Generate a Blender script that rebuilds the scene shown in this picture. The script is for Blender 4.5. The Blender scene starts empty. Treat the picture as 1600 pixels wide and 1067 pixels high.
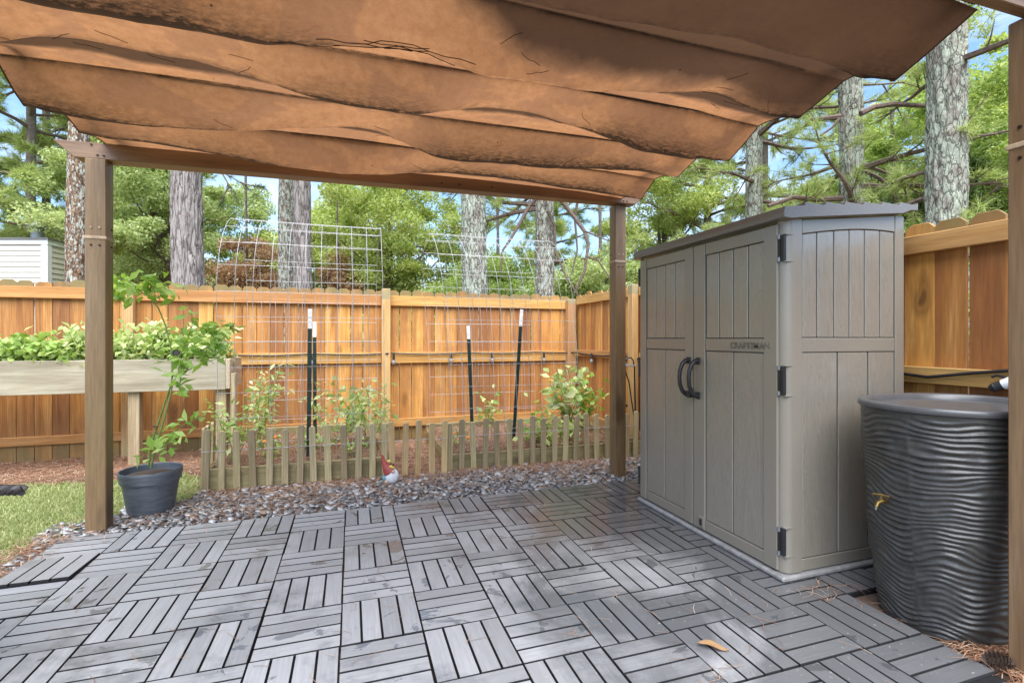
import bpy, bmesh, math, random
import numpy as np
from mathutils import Vector, Matrix, noise as mnoise
random.seed(7)
rng = np.random.default_rng(11)
R = math.radians
PI = math.pi
S = bpy.context.scene
C = S.collection

# ------------------------------------------------------------------ camera, sky, sun, exposure
cam = bpy.data.cameras.new('camera')
co = bpy.data.objects.new('camera', cam); C.objects.link(co)
co.location = (0, 0, 1.1346); co.rotation_euler = (R(90), 0, -0.315307)
cam.sensor_width = 36; cam.lens = 17.255; cam.shift_y = -0.0029
cam.clip_start = 0.05; cam.clip_end = 500
S.camera = co
SUN_EL, SUN_AZ = 62, 192          # azimuth the light comes from, clockwise from +Y
w = bpy.data.worlds.new('World'); S.world = w; w.use_nodes = True
nt = w.node_tree; nt.nodes.clear()
def wn(t): return nt.nodes.new(t)
sky = wn('ShaderNodeTexSky'); sky.sky_type = 'NISHITA'; sky.sun_disc = False
sky.sun_elevation = R(SUN_EL); sky.sun_rotation = R(SUN_AZ); sky.air_density = 1.2; sky.dust_density = 0.6; sky.ozone_density = 6.5
geo = wn('ShaderNodeTexCoord'); mp = wn('ShaderNodeMapping'); mp.inputs['Scale'].default_value = (1.6, 1.6, 4.0)
nz = wn('ShaderNodeTexNoise'); nz.inputs['Scale'].default_value = 2.0; nz.inputs['Detail'].default_value = 7; nz.inputs['Roughness'].default_value = .6
rp = wn('ShaderNodeValToRGB'); rp.color_ramp.elements[0].position = .47; rp.color_ramp.elements[1].position = .75
mx = wn('ShaderNodeMixRGB'); mx.inputs[2].default_value = (4.2, 4.6, 5.6, 1)
bg = wn('ShaderNodeBackground'); bg.inputs['Strength'].default_value = 0.095
out = wn('ShaderNodeOutputWorld')
L = nt.links.new
L(geo.outputs['Generated'], mp.inputs[0]); L(mp.outputs[0], nz.inputs['Vector']); L(nz.outputs['Fac'], rp.inputs[0])
L(rp.outputs[0], mx.inputs[0]); L(sky.outputs[0], mx.inputs[1]); L(mx.outputs[0], bg.inputs[0]); L(bg.outputs[0], out.inputs[0])
sl = bpy.data.lights.new('sun', 'SUN'); sl.energy = 2.8; sl.angle = R(70); sl.color = (1, .975, .94)
so = bpy.data.objects.new('sun', sl); C.objects.link(so)
_d = Vector((math.sin(R(SUN_AZ))*math.cos(R(SUN_EL)), math.cos(R(SUN_AZ))*math.cos(R(SUN_EL)), math.sin(R(SUN_EL))))
so.rotation_euler = _d.to_track_quat('Z', 'Y').to_euler(); so.location = (0, -3, 12)
S.view_settings.view_transform = 'Standard'; S.view_settings.look = 'None'
S.view_settings.gamma = 1; S.view_settings.use_curve_mapping = False
S.view_settings.exposure = 1.75
S.cycles.diffuse_bounces = 6

# ------------------------------------------------------------------ materials
class NB:
    """small node-graph helper"""
    def __init__(s, name):
        s.m = bpy.data.materials.new(name); s.m.use_nodes = True; s.t = s.m.node_tree; s.t.nodes.clear()
        s.out = s.n('ShaderNodeOutputMaterial')
    def n(s, t, **k):
        x = s.t.nodes.new(t)
        for a, b in k.items(): setattr(x, a, b)
        return x
    def l(s, a, b): s.t.links.new(a, b)
    def put(s, sock, v):
        if hasattr(v, 'is_linked') or hasattr(v, 'links'): s.l(v, sock)
        else: sock.default_value = v
    def coord(s, kind='Object', scale=(1,1,1), rand=0, rot=(0,0,0)):
        if kind == 'World': o = s.n('ShaderNodeNewGeometry').outputs['Position']
        else: o = s.n('ShaderNodeTexCoord').outputs[kind]
        if rand:
            oi = s.n('ShaderNodeObjectInfo'); mu = s.n('ShaderNodeMath', operation='MULTIPLY'); mu.inputs[1].default_value = rand
            s.l(oi.outputs['Random'], mu.inputs[0])
            va = s.n('ShaderNodeVectorMath', operation='ADD'); s.l(o, va.inputs[0]); s.l(mu.outputs[0], va.inputs[1]); o = va.outputs[0]
        mp = s.n('ShaderNodeMapping'); mp.inputs['Scale'].default_value = scale; mp.inputs['Rotation'].default_value = rot
        s.l(o, mp.inputs[0]); return mp.outputs[0]
    def noise(s, v, scale=5, detail=4, rough=.55, dist=0):
        x = s.n('ShaderNodeTexNoise'); s.l(v, x.inputs['Vector'])
        x.inputs['Scale'].default_value = scale; x.inputs['Detail'].default_value = detail
        x.inputs['Roughness'].default_value = rough; x.inputs['Distortion'].default_value = dist
        return x.outputs['Fac']
    def voro(s, v, scale=5, feature='F1', out='Distance', rnd=1):
        x = s.n('ShaderNodeTexVoronoi', feature=feature); s.l(v, x.inputs['Vector']); x.inputs['Scale'].default_value = scale
        x.inputs['Randomness'].default_value = rnd
        return x.outputs[out]
    def ramp(s, f, *stops, interp='LINEAR'):
        x = s.n('ShaderNodeValToRGB'); e = x.color_ramp.elements; x.color_ramp.interpolation = interp
        while len(e) < len(stops): e.new(.5)
        for i, (p, c) in enumerate(stops):
            e[i].position = p; e[i].color = (c, c, c, 1) if isinstance(c, (int, float)) else (*c[:3], 1)
        s.put(x.inputs[0], f); return x.outputs[0]
    def mix(s, f, a, b, mode='MIX'):
        x = s.n('ShaderNodeMixRGB', blend_type=mode); s.put(x.inputs[0], f)
        for i, v in ((1, a), (2, b)): s.put(x.inputs[i], (*v, 1) if isinstance(v, tuple) and len(v) == 3 else v)
        return x.outputs[0]
    def math(s, op, a, b=0.0, clamp=False):
        x = s.n('ShaderNodeMath', operation=op); x.use_clamp = clamp; s.put(x.inputs[0], a); s.put(x.inputs[1], b); return x.outputs[0]
    def hsv(s, c, h=.5, sat=1., v=1.):
        x = s.n('ShaderNodeHueSaturation'); s.put(x.inputs['Color'], c); s.put(x.inputs['Hue'], h); s.put(x.inputs['Saturation'], sat); s.put(x.inputs['Value'], v)
        return x.outputs[0]
    def rnd(s): return s.n('ShaderNodeObjectInfo').outputs['Random']
    def isl(s): return s.n('ShaderNodeNewGeometry').outputs['Random Per Island']
    def sep(s, v):
        x = s.n('ShaderNodeSeparateXYZ'); s.l(v, x.inputs[0]); return x.outputs
    def bsdf(s, col, rough=.6, metal=0, spec=.5, bump=None, bs=.3, bd=.01, coat=0):
        p = s.n('ShaderNodeBsdfPrincipled'); s.put(p.inputs['Base Color'], (*col, 1) if isinstance(col, tuple) else col)
        s.put(p.inputs['Roughness'], rough); s.put(p.inputs['Metallic'], metal); p.inputs['Specular IOR Level'].default_value = spec
        if coat: s.put(p.inputs['Coat Weight'], coat); p.inputs['Coat Roughness'].default_value = .15
        if bump is not None:
            b = s.n('ShaderNodeBump'); b.inputs['Strength'].default_value = bs; b.inputs['Distance'].default_value = bd
            s.l(bump, b.inputs['Height']); s.l(b.outputs[0], p.inputs['Normal'])
        s.l(p.outputs[0], s.out.inputs[0]); return p

def wood(name, c0, c1, c2, axis='Z', knots=True, rough=.7, algae=None, wear=None, spread=.35, grain=1.0, ring=.6):
    """grain along one object axis; every piece gets its own offset, tint and knots"""
    b = NB(name)
    k = {'X': (.07, 1, 1), 'Y': (1, .07, 1), 'Z': (1, 1, .07)}[axis]
    v = b.coord(scale=k, rand=37)
    wv = b.coord(rand=37, scale=tuple(.35 if q < .5 else 1 for q in k))
    big = b.noise(v, 9, 3, .5, 1.2)
    fine = b.noise(v, 90*grain, 3, .6)
    rings = b.n('ShaderNodeTexWave', wave_type='BANDS', bands_direction='X' if axis != 'X' else 'Y')
    b.l(v, rings.inputs[0]); rings.inputs['Scale'].default_value = 16*grain; rings.inputs['Distortion'].default_value = 9; rings.inputs['Detail'].default_value = 2; rings.inputs['Detail Scale'].default_value = .8
    col = b.ramp(big, (.3, c0), (.52, c1), (.72, c2))
    col = b.mix(b.ramp(rings.outputs[0], (.25, .0), (.85, .5*ring)), col, tuple(q*.62 for q in c0), 'MIX')
    col = b.mix(b.ramp(fine, (.35, .35), (.6, 0)), col, tuple(q*.55 for q in c0))
    if knots:
        kv = b.n('ShaderNodeVectorMath', operation='ADD'); b.l(wv, kv.inputs[0]); ks = b.n('ShaderNodeVectorMath', operation='SCALE'); ks.inputs['Scale'].default_value = .06; kn = b.n('ShaderNodeTexNoise'); b.l(wv, kn.inputs['Vector']); kn.inputs['Scale'].default_value = 14; b.l(kn.outputs['Color'], ks.inputs[0]); b.l(ks.outputs[0], kv.inputs[1])
        kd = b.voro(kv.outputs[0], 3.6, rnd=1)
        col = b.mix(b.ramp(kd, (.035, .95), (.07, .5), (.10, .62), (.20, 0)), col, tuple(q*.34 for q in c0))
    col = b.hsv(col, b.math('ADD', b.math('MULTIPLY', b.rnd(), .018), .491), 1, b.math('ADD', b.math('MULTIPLY', b.rnd(), spread), 1-spread/2))
    if wear:
        wn_ = b.noise(b.coord('World'), 2.1, 6, .65)
        col = b.mix(b.ramp(wn_, (.5, 0), (.72, .75)), col, wear)
    if algae:
        an = b.noise(b.coord('World', (1, 1, .5)), 5, 5, .6)
        z = b.sep(b.n('ShaderNodeNewGeometry').outputs['Position'])[2]
        top = b.math('GREATER_THAN', z, algae[1])
        low = b.ramp(z, (0.0, 1), (.22, 0))
        mk = b.math('MULTIPLY', b.math('MAXIMUM', top, low), b.ramp(an, (.3, .25), (.6, .95)), True)
        col = b.mix(mk, col, algae[0])
    b.bsdf(col, rough, bump=b.mix(.5, big, fine), bs=.35, bd=.004)
    return b.m

def plain(name, col, rough=.5, metal=0, var=.25, scale=30, bs=.15):
    b = NB(name); n = b.noise(b.coord(rand=11), scale, 4)
    c = b.mix(b.ramp(n, (.3, 0), (.7, 1)), tuple(q*(1-var) for q in col), tuple(min(1, q*(1+var)) for q in col))
    b.bsdf(c, b.math('ADD', b.math('MULTIPLY', n, .25), max(.05, rough-.12)), metal, bump=n, bs=bs, bd=.002); return b.m

def leafmat(name, stops, trans=.52, gloss=.35, val=.25):
    b = NB(name); col = b.ramp(b.isl(), *stops)
    col = b.hsv(col, .5, 1, b.math('ADD', b.math('MULTIPLY', b.isl(), val), 1-val/2))
    p = b.n('ShaderNodeBsdfPrincipled'); b.l(col, p.inputs['Base Color']); p.inputs['Roughness'].default_value = .45; p.inputs['Specular IOR Level'].default_value = gloss
    t = b.n('ShaderNodeBsdfTranslucent'); b.l(b.hsv(col, .485, 1.15, 1.5), t.inputs[0])
    m = b.n('ShaderNodeMixShader'); m.inputs[0].default_value = trans
    b.l(p.outputs[0], m.inputs[1]); b.l(t.outputs[0], m.inputs[2]); b.l(m.outputs[0], b.out.inputs[0]); return b.m

def barkmat(name, c0, c1, crack, lichen=None, amount=.5, lscale=7, cell=16, mixedge=.1, zs=.3):
    b = NB(name); v = b.coord(scale=(1, 1, zs), rand=19); v1 = b.coord(scale=(1, 1, .6), rand=23)
    cn = b.n('ShaderNodeTexNoise'); b.l(v, cn.inputs['Vector']); cn.inputs['Scale'].default_value = 14; cn.inputs['Detail'].default_value = 4
    ww = b.n('ShaderNodeVectorMath', operation='SCALE'); ww.inputs['Scale'].default_value = .12; b.l(cn.outputs['Color'], ww.inputs[0])
    vv = b.n('ShaderNodeVectorMath', operation='ADD'); b.l(v, vv.inputs[0]); b.l(ww.outputs[0], vv.inputs[1])
    ed = b.voro(vv.outputs[0], cell, 'DISTANCE_TO_EDGE'); ed2 = b.voro(vv.outputs[0], cell*2.3, 'DISTANCE_TO_EDGE'); fine = b.noise(v, 60, 6, .7)
    col = b.mix(b.ramp(fine, (.3, 0), (.7, 1)), c0, c1)
    if lichen:
        ln = b.noise(v1, lscale, 7, .78, .3); lo = .60-amount*.28
        col = b.mix(b.ramp(ln, (lo, 0), (lo+mixedge, .97)), col, b.mix(b.noise(v1, 5, 4), lichen, tuple(q*.72 for q in lichen)))
    brk = b.ramp(b.noise(v1, 11, 4), (.3, .45), (.55, 1))
    col = b.mix(b.math('MULTIPLY', brk, b.ramp(ed, (.0, 1), (.10, 0))), col, crack)
    col = b.mix(b.math('MULTIPLY', brk, b.ramp(ed2, (.0, .55), (.06, 0))), col, crack)
    b.bsdf(col, .9, spec=.2, bump=b.mix(.6, fine, b.ramp(ed, (0, 0), (.15, 1))), bs=.8, bd=.02); return b.m

M = {}
M['fence'] = wood('stained_fence_wood', (.33,.125,.028), (.52,.225,.055), (.66,.36,.12), 'Z', algae=((.19,.15,.055), 1.625), spread=.8, wear=(.30,.135,.042), ring=.5)
M['rail'] = wood('fence_rail_wood', (.46,.21,.05), (.57,.28,.08), (.63,.36,.13), 'X', spread=.2, knots=False)
M['raily'] = wood('fence_rail_wood_along', (.42,.21,.06), (.52,.28,.09), (.58,.34,.14), 'Y', spread=.2, knots=False)
M['post'] = wood('fence_post_wood', (.46,.25,.09), (.58,.34,.14), (.63,.42,.21), 'Z', algae=((.30,.26,.14), 1.60))
M['pergola'] = wood('brown_pergola_wood', (.150,.084,.040), (.215,.128,.066), (.272,.176,.10), 'Z', rough=.42, ring=.15, spread=.1)
M['beam'] = wood('brown_beam_wood', (.150,.084,.040), (.215,.128,.066), (.272,.176,.10), 'X', rough=.4, ring=.15, spread=.1, knots=False)
M['beamy'] = wood('brown_rail_wood', (.150,.084,.040), (.215,.128,.066), (.272,.176,.10), 'Y', rough=.4, ring=.15, spread=.1, knots=False)
M['trim'] = plain('tan_collar', (.40,.29,.19), .45)
M['picket'] = wood('weathered_picket', (.32,.25,.13), (.44,.35,.195), (.54,.45,.27), 'Z', spread=.5, knots=False)
M['newpicket'] = wood('fresh_picket', (.50,.33,.14), (.60,.42,.20), (.66,.50,.28), 'Z', spread=.2, knots=False)
M['bedboard'] = wood('mossy_bed_board', (.20,.155,.07), (.31,.245,.12), (.40,.33,.16), 'X', spread=.3, wear=(.13,.13,.045))
M['bedboardy'] = wood('mossy_bed_board_side', (.15,.11,.05), (.24,.18,.08), (.32,.25,.11), 'Y', spread=.3, wear=(.15,.14,.05))
M['planter'] = wood('pale_planter_board', (.30,.245,.165), (.41,.35,.25), (.48,.42,.32), 'X', spread=.15, wear=(.36,.35,.27))
M['plantery'] = wood('pale_planter_end', (.44,.34,.22), (.55,.45,.31), (.62,.53,.39), 'Y', spread=.15)
M['planterz'] = wood('pale_planter_leg', (.30,.21,.11), (.44,.33,.19), (.52,.42,.27), 'Z', spread=.3, wear=(.30,.24,.15))
M['black'] = plain('black_plastic', (.018,.018,.019), .4)
M['darkbase'] = plain('black_tile_grid', (.008,.008,.009), .6)
M['wire'] = plain('galvanised_wire', (.40,.395,.39), .45, .2)
M['tgreen'] = plain('dark_green_steel', (.012,.032,.026), .4)
M['twhite'] = plain('white_post_paint', (.78,.78,.76), .5)
M['white'] = plain('white_trim', (.78,.79,.80), .5, var=.05)
M['cream'] = plain('cream_siding', (.66,.63,.54), .5, var=.05)
M['basegrey'] = plain('pale_base_edge', (.25,.245,.24), .4)
M['letter'] = plain('embossed_letters', (.13,.114,.09), .45)
M['metal'] = plain('grey_flue_metal', (.23,.25,.27), .4, .6)
M['brass'] = plain('brass', (.22,.15,.05), .42, .9, var=.6)
M['screw'] = plain('dark_bolt', (.03,.022,.018), .4, .5)
M['red'] = plain('red_paint', (.36,.06,.05), .45)
M['beard'] = plain('white_beard_paint', (.75,.76,.78), .5, var=.12, scale=60, bs=.6)
M['skin'] = plain('peach_paint', (.62,.36,.25), .5)
M['yellow'] = plain('yellow_paint', (.75,.62,.12), .5)
M['teal'] = plain('teal_paint', (.12,.33,.38), .5)
M['glass'] = plain('bulb_glass', (.22,.23,.23), .08)
M['wicker'] = plain('dark_brown_wicker', (.035,.026,.024), .45)
M['soil'] = plain('dark_soil', (.075,.048,.030), .95, var=.5, scale=60, bs=.8)
M['stem'] = plain('woody_stem', (.15,.10,.05), .7)
M['gstem'] = plain('green_stem', (.17,.24,.06), .5)
M['limb'] = plain('brown_limb_bark', (.15,.105,.08), .9, var=.4, scale=25, bs=.6)
M['far_bark'] = plain('far_bark', (.15,.12,.10), .9, var=.4, scale=12, bs=.6)
M['pot'] = None

b = NB('charcoal_pot_plastic'); v = b.coord(scale=(1, 1, 6)); n1 = b.noise(v, 9, 6, .65)
b.bsdf(b.ramp(n1, (.3, (.06,.068,.08)), (.62, (.115,.127,.145)), (.8, (.23,.24,.26))), .45, bump=n1, bs=.2, bd=.003); M['pot'] = b.m

b = NB('grey_composite_slat')
v = b.coord(scale=(1, 14, 14), rand=53); st = b.noise(v, 7, 5, .6)
wp = b.noise(b.coord('World'), 1.7, 5, .6, .4); wp2 = b.noise(b.coord('World', rand=3), 7, 5, .7)
px_ = b.sep(b.n('ShaderNodeNewGeometry').outputs['Position'])[0]
shed_refl = b.math('MULTIPLY', b.ramp(b.math('ADD', b.math('MULTIPLY', px_, .25), b.math('MULTIPLY', b.math('SUBTRACT', wp, .5), 1.1)), (.14, 0), (.34, 1)), .9)  # dark reflection of the shed painted into the slats, mixed with wetness
wet_refl = b.math('MAXIMUM', shed_refl, b.ramp(b.math('ADD', b.math('MULTIPLY', wp, .6), b.math('MULTIPLY', wp2, .4)), (.52, 0), (.68, 1)))
blot = b.ramp(b.noise(b.coord('World', rand=9), 5.0, 6, .62, .6), (.62, 0), (.645, 1))
dry = b.ramp(st, (.2, (.225,.227,.23)), (.5, (.275,.277,.28)), (.8, (.335,.337,.34)))
dry = b.hsv(dry, .5, 1, b.math('ADD', b.math('MULTIPLY', b.rnd(), .34), .83))
col = b.mix(b.math('MULTIPLY', wet_refl, .84), dry, (.062,.064,.068))
col = b.mix(b.math('MULTIPLY', blot, .55), col, (.035,.037,.042))
speck = b.ramp(b.noise(b.coord('World'), 46, 4, .7), (.64, 0), (.72, .5))
col = b.mix(speck, col, (.5,.49,.47))
b.bsdf(col, b.math('SUBTRACT', .40, b.math('MULTIPLY', b.math('MAXIMUM', wet_refl, blot), .24)), spec=.75, bump=st, bs=.25, bd=.002); M['slat'] = b.m

M['slatedge'] = plain('grimy_shaded_slat_edge', (.012,.012,.013), .9)  # joint grime plus the shade between slats, both put into this dark colour
b = NB('taupe_shed_resin'); v = b.coord(scale=(9, 9, .7), rand=7); g0 = b.noise(b.coord(scale=(4.6, 4.6, .5), rand=7), 3, 3, .5, .9); gw = b.n('ShaderNodeMath', operation='FRACT'); b.l(b.math('MULTIPLY', g0, 19.0), gw.inputs[0])
gr = b.math('ADD', b.math('MULTIPLY', b.ramp(gw.outputs[0], (0, 0), (.18, 1), (1, .35)), .6), b.math('MULTIPLY', b.noise(v, 20, 4, .65, .5), .8)); peb = b.noise(b.coord(), 260, 2)
c = b.hsv(b.mix(b.ramp(gr, (.4, 0), (1.0, 1)), (.190,.168,.134), (.250,.223,.182)), .5, 1, 1)
drop = b.ramp(b.voro(b.coord(rand=5), 48), (.06, 1), (.10, 0))
b.bsdf(b.mix(b.math('MULTIPLY', drop, .12), c, (.6,.6,.6)), 0.34, spec=1.0, bump=b.math('ADD', b.math('ADD', gr, b.math('MULTIPLY', peb, .25)), b.math('MULTIPLY', drop, .5)), bs=.42, bd=.003, coat=.8); M['shed'] = b.m
b = NB('taupe_shed_trim'); peb = b.noise(b.coord(), 180, 3); b.bsdf(b.mix(peb, (.198,.175,.140), (.248,.221,.181)), .36, spec=.62, bump=peb, bs=.2, bd=.003, coat=.7); M['shedtrim'] = b.m
b = NB('grey_shed_roof'); peb = b.noise(b.coord(), 120, 3); b.bsdf(b.mix(peb, (.13,.12,.115), (.19,.18,.172)), .35, spec=.6, bump=peb, bs=.3, bd=.003); M['roof'] = b.m
b = NB('charcoal_barrel_resin'); pb = b.noise(b.coord(), 30, 5, .7); b.bsdf(b.ramp(pb, (.3, (.029,.028,.026)), (.6, (.048,.046,.043)), (.8, (.10,.096,.088))), .36, spec=.55, bump=b.noise(b.coord(), 150, 3), bs=.2, bd=.003); M['barrel'] = b.m
b = NB('grey_barrel_rim'); pb = b.noise(b.coord(), 30, 5, .7); b.bsdf(b.mix(pb, (.055,.055,.056), (.095,.095,.097)), .3, spec=.6, bump=pb, bs=.1, bd=.002); M['rim'] = b.m

b = NB('rust_orange_canvas')
v = b.coord('Object'); weave = b.noise(b.coord(scale=(1, 1, 1)), 380, 2, .6); mott = b.noise(v, 26, 6, .72)
blot = b.noise(b.coord(scale=(1, 1.6, 1)), 2.6, 5, .55, .5)
cr_ = b.ramp(b.noise(b.coord(scale=(1, .35, 1), rot=(0, 0, .5)), 5.5, 4, .5, 1.6), (.44, 0), (.5, .35), (.56, 0)); col = b.mix(cr_, col, (.22,.11,.06))
at = b.n('ShaderNodeAttribute'); at.attribute_name = 'dirt'; df = at.outputs['Fac']
at2 = b.n('ShaderNodeAttribute'); at2.attribute_name = 'damp'; damp_shade_f = b.ramp(b.math('ADD', at2.outputs['Fac'], b.math('MULTIPLY', b.math('SUBTRACT', b.noise(v, 5, 6, .6), .5), .5)), (.36, 0), (.66, 1))  # damp stain mask that also carries the painted fold shade
col = b.mix(b.ramp(mott, (.3, 0), (.7, 1)), (.37,.165,.066), (.52,.25,.11))
col = b.mix(b.ramp(blot, (.50, 0), (.535, .42)), col, (.27,.13,.07))
col = b.mix(b.ramp(weave, (.34, .34), (.62, 0)), col, (.2,.10,.055))
col = b.mix(b.math('MULTIPLY', damp_shade_f, .75), col, (.15,.088,.057))
dn = b.math('MULTIPLY', df, b.ramp(b.noise(b.coord(scale=(3, 10, 1)), 9, 6, .75), (.28, .25), (.6, 1.25)), True)
col = b.mix(b.ramp(dn, (.1, 0), (.75, .93)), col, (.022,.015,.010))
dots = b.ramp(b.voro(v, 7.5), (.022, 1), (.034, 0))
col = b.mix(dots, col, (.02,.012,.01))
p = b.n('ShaderNodeBsdfPrincipled'); b.l(col, p.inputs['Base Color']); p.inputs['Roughness'].default_value = .75; p.inputs['Specular IOR Level'].default_value = .25
bm_ = b.n('ShaderNodeBump'); bm_.inputs['Strength'].default_value = .25; bm_.inputs['Distance'].default_value = .006; b.l(b.mix(.3, mott, weave), bm_.inputs['Height']); b.l(bm_.outputs[0], p.inputs['Normal'])
t = b.n('ShaderNodeBsdfTranslucent'); b.l(b.hsv(col, .5, 1.0, b.math('SUBTRACT', .84, b.math('MULTIPLY', damp_shade_f, .56))), t.inputs[0])
ms = b.n('ShaderNodeMixShader'); ms.inputs[0].default_value = .5
b.l(p.outputs[0], ms.inputs[1]); b.l(t.outputs[0], ms.inputs[2]); b.l(ms.outputs[0], b.out.inputs[0]); M['canvas'] = b.m

def groundmat(name, a, c, d, s=8):
    b = NB(name); v = b.coord('World'); n1 = b.noise(v, s, 6, .7); n2 = b.noise(v, s*9, 4, .7)
    b.bsdf(b.mix(b.ramp(n2, (.35, 0), (.65, 1)), b.mix(b.ramp(n1, (.35, 0), (.65, 1)), a, c), d), .95, spec=.15, bump=b.mix(.5, n1, n2), bs=.9, bd=.03); return b.m
M['forest'] = groundmat('leaf_litter', (.10,.062,.035), (.07,.075,.03), (.16,.10,.06), 2)
M['lawn'] = groundmat('lawn_soil', (.20,.26,.07), (.28,.34,.10), (.17,.15,.07), 5)
M['mulch'] = groundmat('pine_straw_mulch', (.19,.105,.065), (.30,.19,.125), (.12,.068,.045), 26)
M['gravelbed'] = groundmat('slate_dust', (.10,.09,.085), (.16,.14,.125), (.20,.12,.08), 12)
b = NB('slate_chip'); n1 = b.noise(b.coord(), 40, 4); c = b.ramp(b.isl(), (0, (.09,.089,.088)), (.28, (.21,.208,.205)), (.55, (.40,.395,.388)), (.82, (.66,.65,.635)), (.88, (.40,.26,.17)), (1, (.28,.17,.11)))
b.bsdf(b.mix(b.math('MULTIPLY', n1, .5), c, (.10,.10,.11)), .38, spec=.6, bump=n1, bs=.3, bd=.003); M['slate'] = b.m
b = NB('pine_straw'); b.bsdf(b.ramp(b.isl(), (0, (.13,.055,.03)), (.45, (.30,.15,.085)), (.8, (.44,.27,.17)), (1, (.60,.46,.34))), .7, spec=.3); M['straw'] = b.m
b = NB('dry_leaf'); b.bsdf(b.mix(b.noise(b.coord(), 60, 4), (.33,.18,.06), (.15,.08,.035)), .6); M['dryleaf'] = b.m
b = NB('dark_twig'); b.bsdf((.045,.025,.016), .8); M['twig'] = b.m
M['grass'] = leafmat('grass_blade', ((0, (.25,.31,.11)), (.6, (.34,.39,.16)), (1, (.45,.44,.24))), .3, .2)
M['leaf_bright'] = leafmat('bright_leaf', ((0, (.27,.37,.10)), (.5, (.41,.49,.15)), (1, (.57,.61,.25))), .4)
M['leaf_mid'] = leafmat('mid_green_leaf', ((0, (.20,.31,.08)), (.5, (.32,.43,.12)), (1, (.46,.53,.2))), .4)
M['leaf_soft'] = leafmat('soft_green_leaf', ((0, (.28,.37,.13)), (.5, (.40,.48,.20)), (1, (.53,.58,.29))), .4)
M['leaf_dark'] = leafmat('dark_green_leaf', ((0, (.05,.095,.03)), (.5, (.09,.145,.045)), (1, (.15,.20,.07))), .35)
M['leaf_red'] = leafmat('bronze_leaf', ((0, (.26,.13,.08)), (.5, (.38,.23,.12)), (1, (.42,.37,.18))), .35)
M['needle'] = leafmat('pine_needle', ((0, (.24,.33,.10)), (.5, (.36,.44,.14)), (1, (.52,.56,.24))), .3, .3)
M['plant'] = leafmat('garden_leaf', ((0, (.22,.35,.07)), (.5, (.34,.47,.13)), (1, (.52,.58,.26))), .35)
M['plant_pale'] = leafmat('pale_garden_leaf', ((0, (.30,.42,.12)), (.5, (.46,.55,.22)), (1, (.64,.66,.40))), .35)
M['plant_dark'] = leafmat('glossy_shrub_leaf', ((0, (.20,.36,.06)), (.5, (.31,.48,.10)), (1, (.44,.58,.19))), .35, .5)
M['petal'] = leafmat('orange_petal', ((0, (.65,.18,.02)), (1, (.75,.34,.04))), .3)
M['bark_grey'] = barkmat('grey_pine_bark', (.24,.205,.185), (.43,.385,.355), (.07,.055,.048), (.48,.49,.42), .1, 9, 15, zs=.13)
M['bark_lichen'] = barkmat('lichen_pine_bark', (.20,.175,.14), (.33,.30,.25), (.055,.045,.035), (.47,.51,.40), .62, 7, 15, zs=.34)
M['bark_spot'] = barkmat('spotted_lichen_bark', (.17,.095,.055), (.28,.175,.11), (.06,.035,.02), (.62,.63,.54), .36, 13, 15, .04)
M['bark_mottle'] = barkmat('mottled_bark', (.20,.155,.12), (.33,.275,.22), (.05,.04,.03), (.55,.58,.48), .52, 12, 17, .06)

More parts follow.
